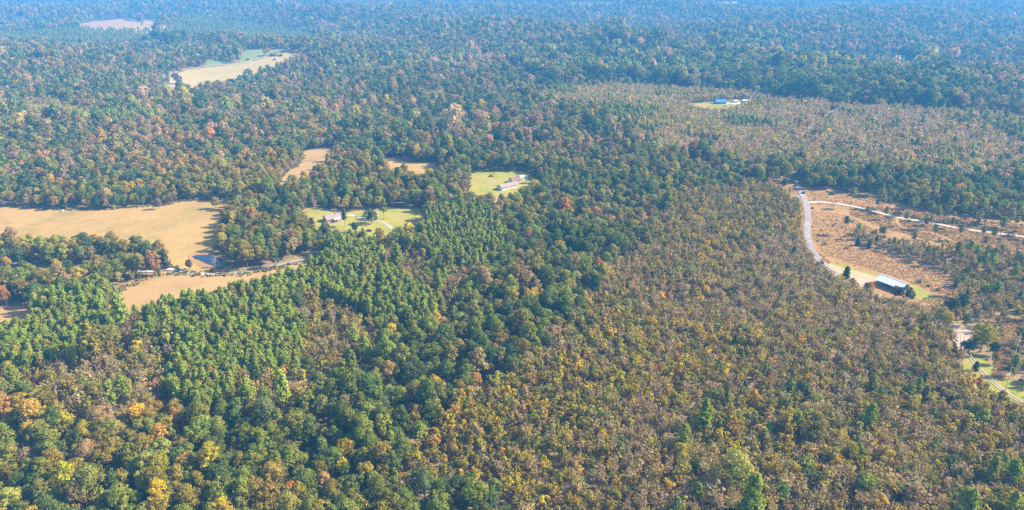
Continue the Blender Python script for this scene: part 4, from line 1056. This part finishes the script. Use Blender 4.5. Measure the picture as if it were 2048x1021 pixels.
STUFF = {'broadleaf_tree': ('broadleaf_forest', 'broadleaf forest in green and autumn colours covering the hills', 'forest'),
         'young_tree': ('young_woodland', 'young slender trees with yellow and olive leaves filling the thin woods', 'woodland'),
         'bare_tree': ('twiggy_woodland', 'grey-brown half bare young trees filling the thin woods', 'woodland'),
         'pine_tree': ('pine_forest', 'green pine forest standing in dense blocks', 'forest'),
         'tall_pine': ('scattered_pines', 'tall bare-trunked pines scattered on the slopes', 'trees'),
         'cedar_tree': ('scattered_evergreens', 'small dark evergreens scattered through the young woods', 'trees'),
         'shrub': ('undergrowth', 'low bushes growing through the woods and clearings', 'bushes'),
         'grass_tuft': ('dry_grass', 'rusty dry grass covering the open clearings', 'grass')}
for kind, L in ALL.items():
    if not L: continue
    D = {q: np.concatenate([a[q] for a in L]) for q in L[0]}
    n = len(D['x'])
    if kind != 'grass_tuft':
        px, py, dep = proj(D['x'], D['y'], D['z'] + 5 * D['s'])
        inn = (px > 8) & (px < 2040) & (py > 8) & (py < 1018)
        own = (D['zone'] == 'pines') if kind == 'pine_tree' else ((D['zone'] != 'mixed') if kind != 'broadleaf_tree' else ((D['zone'] == 'mature') | (D['zone'] == 'belt')))
        score = np.where(inn & own, D['s'] / dep, -1)
        order = np.argsort(-score)[:300]; order = order[score[order] > 0]
        qs = np.quantile(D['s'][order], [.3, .6, .88])
        for q in order:
            col = D['ci'][q].replace('pine green', 'dark green' if D['t'][q].sum() < .37 else 'bright green')
            noun, grp = NOUN[kind]
            mk = min(MARKS, key=lambda m_: (m_[0] - px[q]) ** 2 + (1.3 * (m_[1] - py[q])) ** 2)[2]
            lab = '%s %s %s %s' % (SIZES[int(np.searchsorted(qs, D['s'][q]))], col, noun, mk)
            place_tree(kind, int(rng.integers(0, PROTO[kind]['nvar'])), (D['x'][q], D['y'][q], D['z'][q]), float(D['s'][q]), D['t'][q], lab, grp)
        keep = np.ones(n, bool); keep[order] = False
        D = {q: v[keep] for q, v in D.items()}
    nm, lab, cat = STUFF[kind]
    gn_stuff(nm, D, kind, lab, cat)
    print('SCATTER', kind, n)


# ------------------------------------------------------------------ buildings, vehicles, poles
M_ROOFW = plain('white_metal_roof', (0.72, 0.76, 0.82), 0.35, 0.04, 0.4, 0.0, 0.5)
M_METW = plain('white_siding', (0.66, 0.66, 0.64), 0.6, 0.06, 0.6)
M_DARKG = plain('dark_green_metal', (0.05, 0.085, 0.09), 0.6, 0.1, 0.5)
M_SHING = plain('brown_shingles', (0.30, 0.235, 0.21), 0.9, 0.18, 0.9)
M_SHING2 = plain('red_brown_shingles', (0.25, 0.15, 0.13), 0.9, 0.15, 0.9)
M_BRICK = plain('pink_brick', (0.42, 0.27, 0.21), 0.85, 0.15, 3.0)
M_SHADEW = plain('shaded_white_siding', (0.42, 0.52, 0.60), 0.7, 0.05, 0.6)  # white siding with its shade put in as pale blue
M_BLUE = plain('blue_metal', (0.06, 0.22, 0.48), 0.4, 0.06, 0.5, 0.0, 0.5)
M_GLASS = plain('dark_glass', (0.02, 0.03, 0.04), 0.12, 0.0, 1.0, 0.0, 0.8)
M_CARW = plain('white_car_paint', (0.75, 0.77, 0.78), 0.25, 0.02, 1, 0.0, 0.6)
M_CARB = plain('dark_blue_car_paint', (0.02, 0.035, 0.075), 0.25, 0.02, 1, 0.0, 0.6)
M_CARD = plain('dark_red_car_paint', (0.09, 0.03, 0.035), 0.25, 0.02, 1, 0.0, 0.6)
M_RUBBER = plain('rubber', (0.02, 0.02, 0.02), 0.9, 0.0)
M_WOOD = plain('grey_weathered_wood', (0.30, 0.25, 0.21), 0.9, 0.15, 2.0)
M_CONC = plain('concrete_floor', (0.30, 0.27, 0.24), 0.9, 0.1, 1.0)
M_WIRE = plain('pale_wire', (0.60, 0.55, 0.52), 0.5, 0.0)
M_DOOR = plain('door_paint', (0.30, 0.18, 0.12), 0.6, 0.05)

def frame3(P1, P2, P3):
    """rectangle with side P1-P2 and width towards P3: origin, angle, length, width"""
    a = (P2 - P1).to_2d(); L = a.length; ang_ = math.atan2(a.y, a.x)
    n_ = Vector((-math.sin(ang_), math.cos(ang_)))
    return P1, ang_, L, (P3 - P2).to_2d().dot(n_)

# metal barn: open long side towards the camera, panelled pale roof on posts
E = 3.6
o_, ba, BL, BW = frame3(at1(1754, 560.4, E), at1(1802, 578, E), at1(1827, 573, E))
print('BARN', BL, BW, math.degrees(ba))
BW = max(9.0, min(15.0, abs(BW)))
barn = empty('metal_barn', (o_.x, o_.y, float(height(o_.x, o_.y)) + 0.45), ba)
tag(barn, 'metal barn with pale roof and open dark side in the rusty clearing', 'barn')
MB().box(-0.3, BL + 0.3, 0.3, BW + 0.3, -1.2, 0.0).build('floor', M_CONC, barn)
rise = 2.3
npan = 9
for side in (0, 1):
    for k in range(npan):        # standing-seam roof sheets, each with its raised seam
        x0, x1 = -0.8 + (BL + 1.6) * k / npan, -0.8 + (BL + 1.6) * (k + 1) / npan
        ya, yb = (-0.9, BW / 2) if side == 0 else (BW + 0.9, BW / 2)
        za, zb = E - 0.3, E + rise
        m_ = MB()
        m_.add([(x0 + .02, ya, za), (x1 - .02, ya, za), (x1 - .02, yb, zb), (x0 + .02, yb, zb), (x0 + .02, ya, za + .07), (x1 - .02, ya, za + .07), (x1 - .02, yb, zb + .07), (x0 + .02, yb, zb + .07)],
               [(0, 3, 2, 1), (4, 5, 6, 7), (0, 1, 5, 4), (1, 2, 6, 5), (2, 3, 7, 6), (3, 0, 4, 7)])
        m_.add([(x0 + .02, ya, za + .075), (x0 + .14, ya, za + .075), (x0 + .14, yb, zb + .075), (x0 + .02, yb, zb + .075), (x0 + .02, ya, za + .15), (x0 + .14, ya, za + .15), (x0 + .14, yb, zb + .15), (x0 + .02, yb, zb + .15)],
               [(0, 3, 2, 1), (4, 5, 6, 7), (0, 1, 5, 4), (1, 2, 6, 5), (2, 3, 7, 6), (3, 0, 4, 7)])
        m_.build('roof_panel', M_ROOFW, barn)
MB().box(-0.85, BL + 0.85, BW / 2 - .2, BW / 2 + .2, E + rise + 0.05, E + rise + 0.2).build('ridge_cap', M_ROOFW, barn)
for k in range(6):
    x = 0.1 + (BL - 0.2) * k / 5
    MB().box(x - .12, x + .12, -0.02, 0.22, 0, E - 0.05).build('post', M_WOOD, barn)
MB().box(0, BL, BW - .15, BW, 0, E - 0.12).build('wall', M_METW, barn)                       # back wall
MB().box(BL - .12, BL, 0.35, BW * .36, 0, E - 0.15).build('wall', M_METW, barn)              # right gable, left part
MB().box(BL - .12, BL, BW * .84, BW - .2, 0, E - 0.15).build('wall', M_METW, barn)
MB().prismx([(0.4, E + .05), (BW - .4, E + .05), (BW / 2, E + rise - .2)], BL - .14, BL - .02).build('gable', M_DARKG, barn)
MB().box(BL - .5, BL - .2, BW * .37, BW * .83, 0, E - 0.2).build('door', M_DARKG, barn)
MB().box(0, .12, BW * .35, BW - .2, 0, E - 0.15).build('wall', M_DARKG, barn)
MB().prismx([(0.4, E + .05), (BW - .4, E + .05), (BW / 2, E + rise - .2)], .02, .14).build('gable', M_DARKG, barn)
MB().box(BL * .3, BL - .5, BW * .45, BW * .5, 0, E - .3).build('inner_wall', M_DARKG, barn)
MB().box(.3, BL - .3, .25, .45, E - .45, E - .12).build('beam', M_WOOD, barn)

def gable_house(name, label, loc, rz, L, W, eave, rise_, roofm, wallm, parent_kind='house', over=.5, windows=(), doors=(), chimney=None, endm=None):
    h_ = empty(name, loc, rz); tag(h_, label, parent_kind)
    MB().box(-L / 2, L / 2, -W / 2, W / 2, -1.0, eave).build('wall', wallm, h_)
    for sx_ in (-1, 1):
        MB().prismx([(-W / 2 + .02, eave + .01), (W / 2 - .02, eave + .01), (0, eave + rise_ - .08)], *( (L / 2 - .2, L / 2 - .02) if sx_ > 0 else (-L / 2 + .02, -L / 2 + .2))).build('gable', endm or wallm, h_)
    dz = over * rise_ / (W / 2)
    rf = MB().prismx([(-W / 2 - over, eave - dz), (0, eave + rise_), (W / 2 + over, eave - dz), (W / 2 + over, eave - dz + .18), (0, eave + rise_ + .2), (-W / 2 - over, eave - dz + .18)], -L / 2 - over, L / 2 + over).build('roof', roofm, h_)
    MB().box(-L / 2 - over, L / 2 + over, -.18, .18, eave + rise_ + .13, eave + rise_ + .27).build('ridge_cap', roofm, rf)
    if chimney:
        MB().box(chimney - .45, chimney + .45, -.9, -.1, eave, eave + rise_ + 1.0).build('chimney', M_BRICK, rf)
    for x in windows:
        for sy in (-1, 1):
            w_ = MB().box(x - .65, x + .65, sy * W / 2 - .05, sy * W / 2 + .05, .95, 2.2).build('window', M_METW, h_)
            MB().box(x - .55, x + .55, sy * (W / 2 + .035) - .03, sy * (W / 2 + .035) + .03, 1.05, 2.1).build('pane', M_GLASS, w_)
    for x in doors:
        MB().box(x - .5, x + .5, -W / 2 - .05, -W / 2 + .05, 0, 2.1).build('door', M_DOOR, h_)
    return h_

# brick house on the lawn
w = at1(667, 441); zb = float(height(w.x, w.y)) + .3
h1 = gable_house('brick_house', 'small house with pinkish brown roof and white front on the lawn', (w.x, w.y, zb), R(34), 13.5, 9.0, 2.7, 2.5, M_SHING, M_BRICK, windows=(-4.5, -1.2, 4.6), doors=(1.6,), chimney=2.5, endm=M_METW)
MB().box(-1.2, 4.2, -7.2, -4.6, -.5, .2).build('porch_floor', M_CONC, h1)
MB().add([(-1.5, -7.5, 2.35), (4.5, -7.5, 2.35), (4.5, -4.55, 3.0), (-1.5, -4.55, 3.0), (-1.5, -7.5, 2.5), (4.5, -7.5, 2.5), (4.5, -4.55, 3.15), (-1.5, -4.55, 3.15)],
         [(0, 3, 2, 1), (4, 5, 6, 7), (0, 1, 5, 4), (1, 2, 6, 5), (2, 3, 7, 6), (3, 0, 4, 7)]).build('porch_roof', M_METW, h1)
for x in (-1.1, 1.5, 4.1): MB().box(x - .1, x + .1, -7.1, -6.9, .2, 2.35).build('porch_post', M_METW, h1)
w = at1(682, 434); zb = float(height(w.x, w.y)) + .3
gable_house('garage', 'small garage with red-brown roof behind the pinkish brown roofed house', (w.x, w.y, zb), R(124), 6.5, 5.5, 2.4, 1.5, M_SHING2, M_METW, 'garage', .35, windows=(-1.5,), doors=(1.2,))
# long house, shed and trailers by the green pasture
w = at1(1014, 377); zb = float(height(w.x, w.y)) + .3
h2 = gable_house('long_house', 'long house with brown-pink roof and white walls below the green pasture', (w.x, w.y, zb), R(40), 18.5, 7.4, 2.7, 2.1, M_SHING, M_METW, windows=(-7.2, -4.5, -1.5, 4.8, 7.4), doors=(2.0,), chimney=6, endm=M_SHADEW)  # gable ends carry the shaded tone of the white wall in their colour
w = at1(1030, 365); zb = float(height(w.x, w.y)) + .3
gable_house('shed', 'shed with red-brown roof standing behind the long house', (w.x, w.y, zb), R(30), 9.5, 8, 2.6, 2.2, M_SHING2, M_METW, 'shed', .4, windows=(-2.5,), doors=(1.5,), endm=M_BRICK)
def trailer(px, py, rz, L, label):
    w = at1(px, py); t_ = empty('travel_trailer', (w.x, w.y, float(height(w.x, w.y)) + .3), rz); tag(t_, label, 'trailer')
    MB().box(-L / 2, L / 2, -1.25, 1.25, .55, 2.9).build('body', M_CARW, t_, .15)
    for x in (-.5, .5):
        for y in (-1.1, 1.1): MB().tube([(x, y - .12, .38), (x, y + .12, .38)], [.38, .38], 12).build('wheel', M_RUBBER, t_)
    MB().tube([(L / 2 - .1, 0, .6), (L / 2 + 1.3, 0, .5)], [.08, .06], 6).build('drawbar', M_WOOD, t_)
    for x in (-L / 3, L / 4): MB().box(x - .5, x + .5, -1.29, -1.2, 1.5, 2.2).build('window', M_GLASS, t_)
    MB().box(-.35, .35, -1.3, -1.22, .75, 2.5).build('door', M_METW, t_)
    return t_
trailer(1039, 360, R(25), 8.5, 'nearer white trailer parked behind the red-brown roofed shed')
trailer(1047, 357.5, R(15), 8, 'farther white trailer parked behind the red-brown roofed shed')
# blue house far off
w = at1(1440, 208); zb = float(height(w.x, w.y)) + .5
gable_house('blue_metal_house', 'bright blue roofed house on the far clearing', (w.x, w.y, zb), R(5), 16, 11, 3.2, 3.2, M_BLUE, M_BLUE, windows=(-5, 0, 5), doors=(2.5,))
w = at1(1494, 205); zb = float(height(w.x, w.y)) + .5
gable_house('white_shed', 'long low white shed at the right end of the far clearing', (w.x, w.y, zb), R(2), 15, 5.5, 2.4, 1.2, M_ROOFW, M_METW, 'shed', .3, windows=(-4, 4))
w = at1(1470, 206); zb = float(height(w.x, w.y)) + .5
gable_house('small_shed', 'small pale shed between the blue house and the long white shed', (w.x, w.y, zb), R(10), 6, 4.5, 2.4, 1.4, M_ROOFW, M_WOOD, 'shed', .3)

def car(px, py, rz, paint, label, truck=False, lift=.35):
    w = at1(px, py); c_ = empty('parked_car', (w.x, w.y, float(height(w.x, w.y)) + lift), rz); tag(c_, label, 'car')
    prof = [(-2.25, .32), (-2.28, .75), (-2.15, .95), (-1.2, 1.02), (.75, 1.0), (2.0, .88), (2.25, .7), (2.28, .32)]
    b_ = MB().prism(prof, -.88, .88).build('body', paint, c_, .07)
    if truck: cab = [(-.5, .98), (-.42, 1.75), (.75, 1.78), (1.35, 1.0)]
    else: cab = [(-1.75, .98), (-1.25, 1.42), (-.3, 1.48), (.45, 1.44), (1.2, .98)]
    MB().prism(cab, -.72, .72).build('window', M_GLASS, c_)
    x0, x1 = cab[1][0] + .03, cab[-2][0] - .03
    MB().box(x0, x1, -.70, .70, cab[1][1] + .0, cab[1][1] + .1).build('roof', paint, c_)
    for x in (-1.4, 1.4):
        for y in (-.8, .8):
            wh = MB().tube([(x, y - .11, .33), (x, y + .11, .33)], [.33, .33], 12).build('wheel', M_RUBBER, c_)
            MB().tube([(x, y - .125, .33), (x, y + .125, .33)], [.19, .19], 8).build('rim', M_WIRE, wh)
    for y in (-.65, .65): MB().box(2.2, 2.3, y - .18, y + .18, .62, .76).build('headlight', M_WIRE, c_)
    return c_
car(1592, 395.5, R(-4), M_CARW, 'white car parked on the grass beside the county road')
car(1606.5, 388, R(75), M_CARB, 'dark blue car on the county road where it meets the wood', lift=.55)
car(738, 464, R(10), M_CARB, 'dark car on the lawn below the gravel drive')
car(1450.5, 214, R(10), M_CARD, 'dark reddish car on the grass in front of the blue house')
car(1459, 210, R(20), M_CARW, 'white car right of the blue house on the far clearing', True)
car(1462, 206.5, R(5), M_CARB, 'dark pickup behind the white car on the far clearing', True)
RB = at1(126, 424)
bale = link('hay_bale', mesh_from('hay_bale', *(lambda m: (m.v, m.f))(MB().tube([(-.7, 0, .75), (-.62, 0, .75), (.62, 0, .75), (.7, 0, .75)], [.7, .8, .8, .7], 16)), [M_METW]))
bale.location = (RB.x, RB.y, RB.z + .3); tag(bale, 'white wrapped round bale lying under the golden tan tree', 'hay bale')

# dead trunks by the dirt road
for px, py, h_ in [(1664, 412, 5.0), (1668, 414, 6.5)]:
    w = at1(px, py); m_ = MB().tube([(0, 0, -.3), (.05, .05, h_ * .5), (.15, -.05, h_)], [.28, .22, .12], 7).tube([(.05, .05, h_ * .6), (.8, .1, h_ * .8)], [.08, .04], 5)
    d_ = m_.build('dead_trunk', M_BARK); d_.location = w
    tag(d_, ('shorter left' if h_ < 6 else 'taller right') + ' bare dead trunk standing beside the pale dirt road', 'tree trunk')

# power line over the grass cut
def pole(px, py, hgt, label):
    w = at1(px, py); p_ = empty('utility_pole', w, R(65)); tag(p_, label, 'utility pole', 'utility poles of the power line')
    MB().tube([(0, 0, -.5), (0, 0, hgt)], [.14, .09], 8).build('shaft', M_BARK, p_)
    ca = MB().box(-1.1, 1.1, -.18, -.05, hgt - .75, hgt - .6).build('crossarm', M_WOOD, p_)
    for x in (-1, 0, 1): MB().tube([(x, -.11, hgt - .6), (x, -.11, hgt - .35)], [.06, .04], 6).build('insulator', M_WIRE, ca)
    return Vector((w.x, w.y, w.z + hgt - .3))
pa = pole(2008, 786, 9.5, 'nearer utility pole at the lower end of the grass cut')
pb = pole(2037, 682, 9.5, 'farther utility pole at the upper end of the grass cut')
pc = at1(2120, 612) + Vector((0, 0, 9.2))
for A_, B_, lb in ((pa, pb, 'pale power line wire strung above the grass cut'), (pb, pc, 'pale power line wire running off the right edge')):
    pts = [A_.lerp(B_, k / 12) - Vector((0, 0, 1.1 * 4 * (k / 12) * (1 - k / 12))) for k in range(13)]
    wr = MB().tube(pts, [.035] * 13, 5).build('power_wire', M_WIRE); tag(wr, lb, 'wire')

# far off white farm sheds
for px, py, L, rz, lb in FARSHEDS:
    w = at1(px, py)
    gable_house('farm_shed', lb, (w.x, w.y, float(height(w.x, w.y)) + .5), R(rz), L, 14, 5.5, 3.2, M_ROOFW, M_METW, 'shed', .6)


# ------------------------------------------------------------------ haze
M_HAZE, t = new_mat('haze')
pv = N(t, 'ShaderNodeVolumePrincipled'); o = N(t, 'ShaderNodeOutputMaterial')
pv.inputs['Color'].default_value = HAZE_C; pv.inputs['Density'].default_value = HAZE_D; pv.inputs['Anisotropy'].default_value = 0.0
t.links.new(pv.outputs[0], o.inputs['Volume'])
zlo = float(gz.min()) - 1.0
h = MB().box(-27500, 27500, -27500, 27500, zlo, CAM_H + 6).build('haze', M_HAZE)
tag(h, 'pale blue haze lying over the whole landscape', 'haze', None, 'stuff')
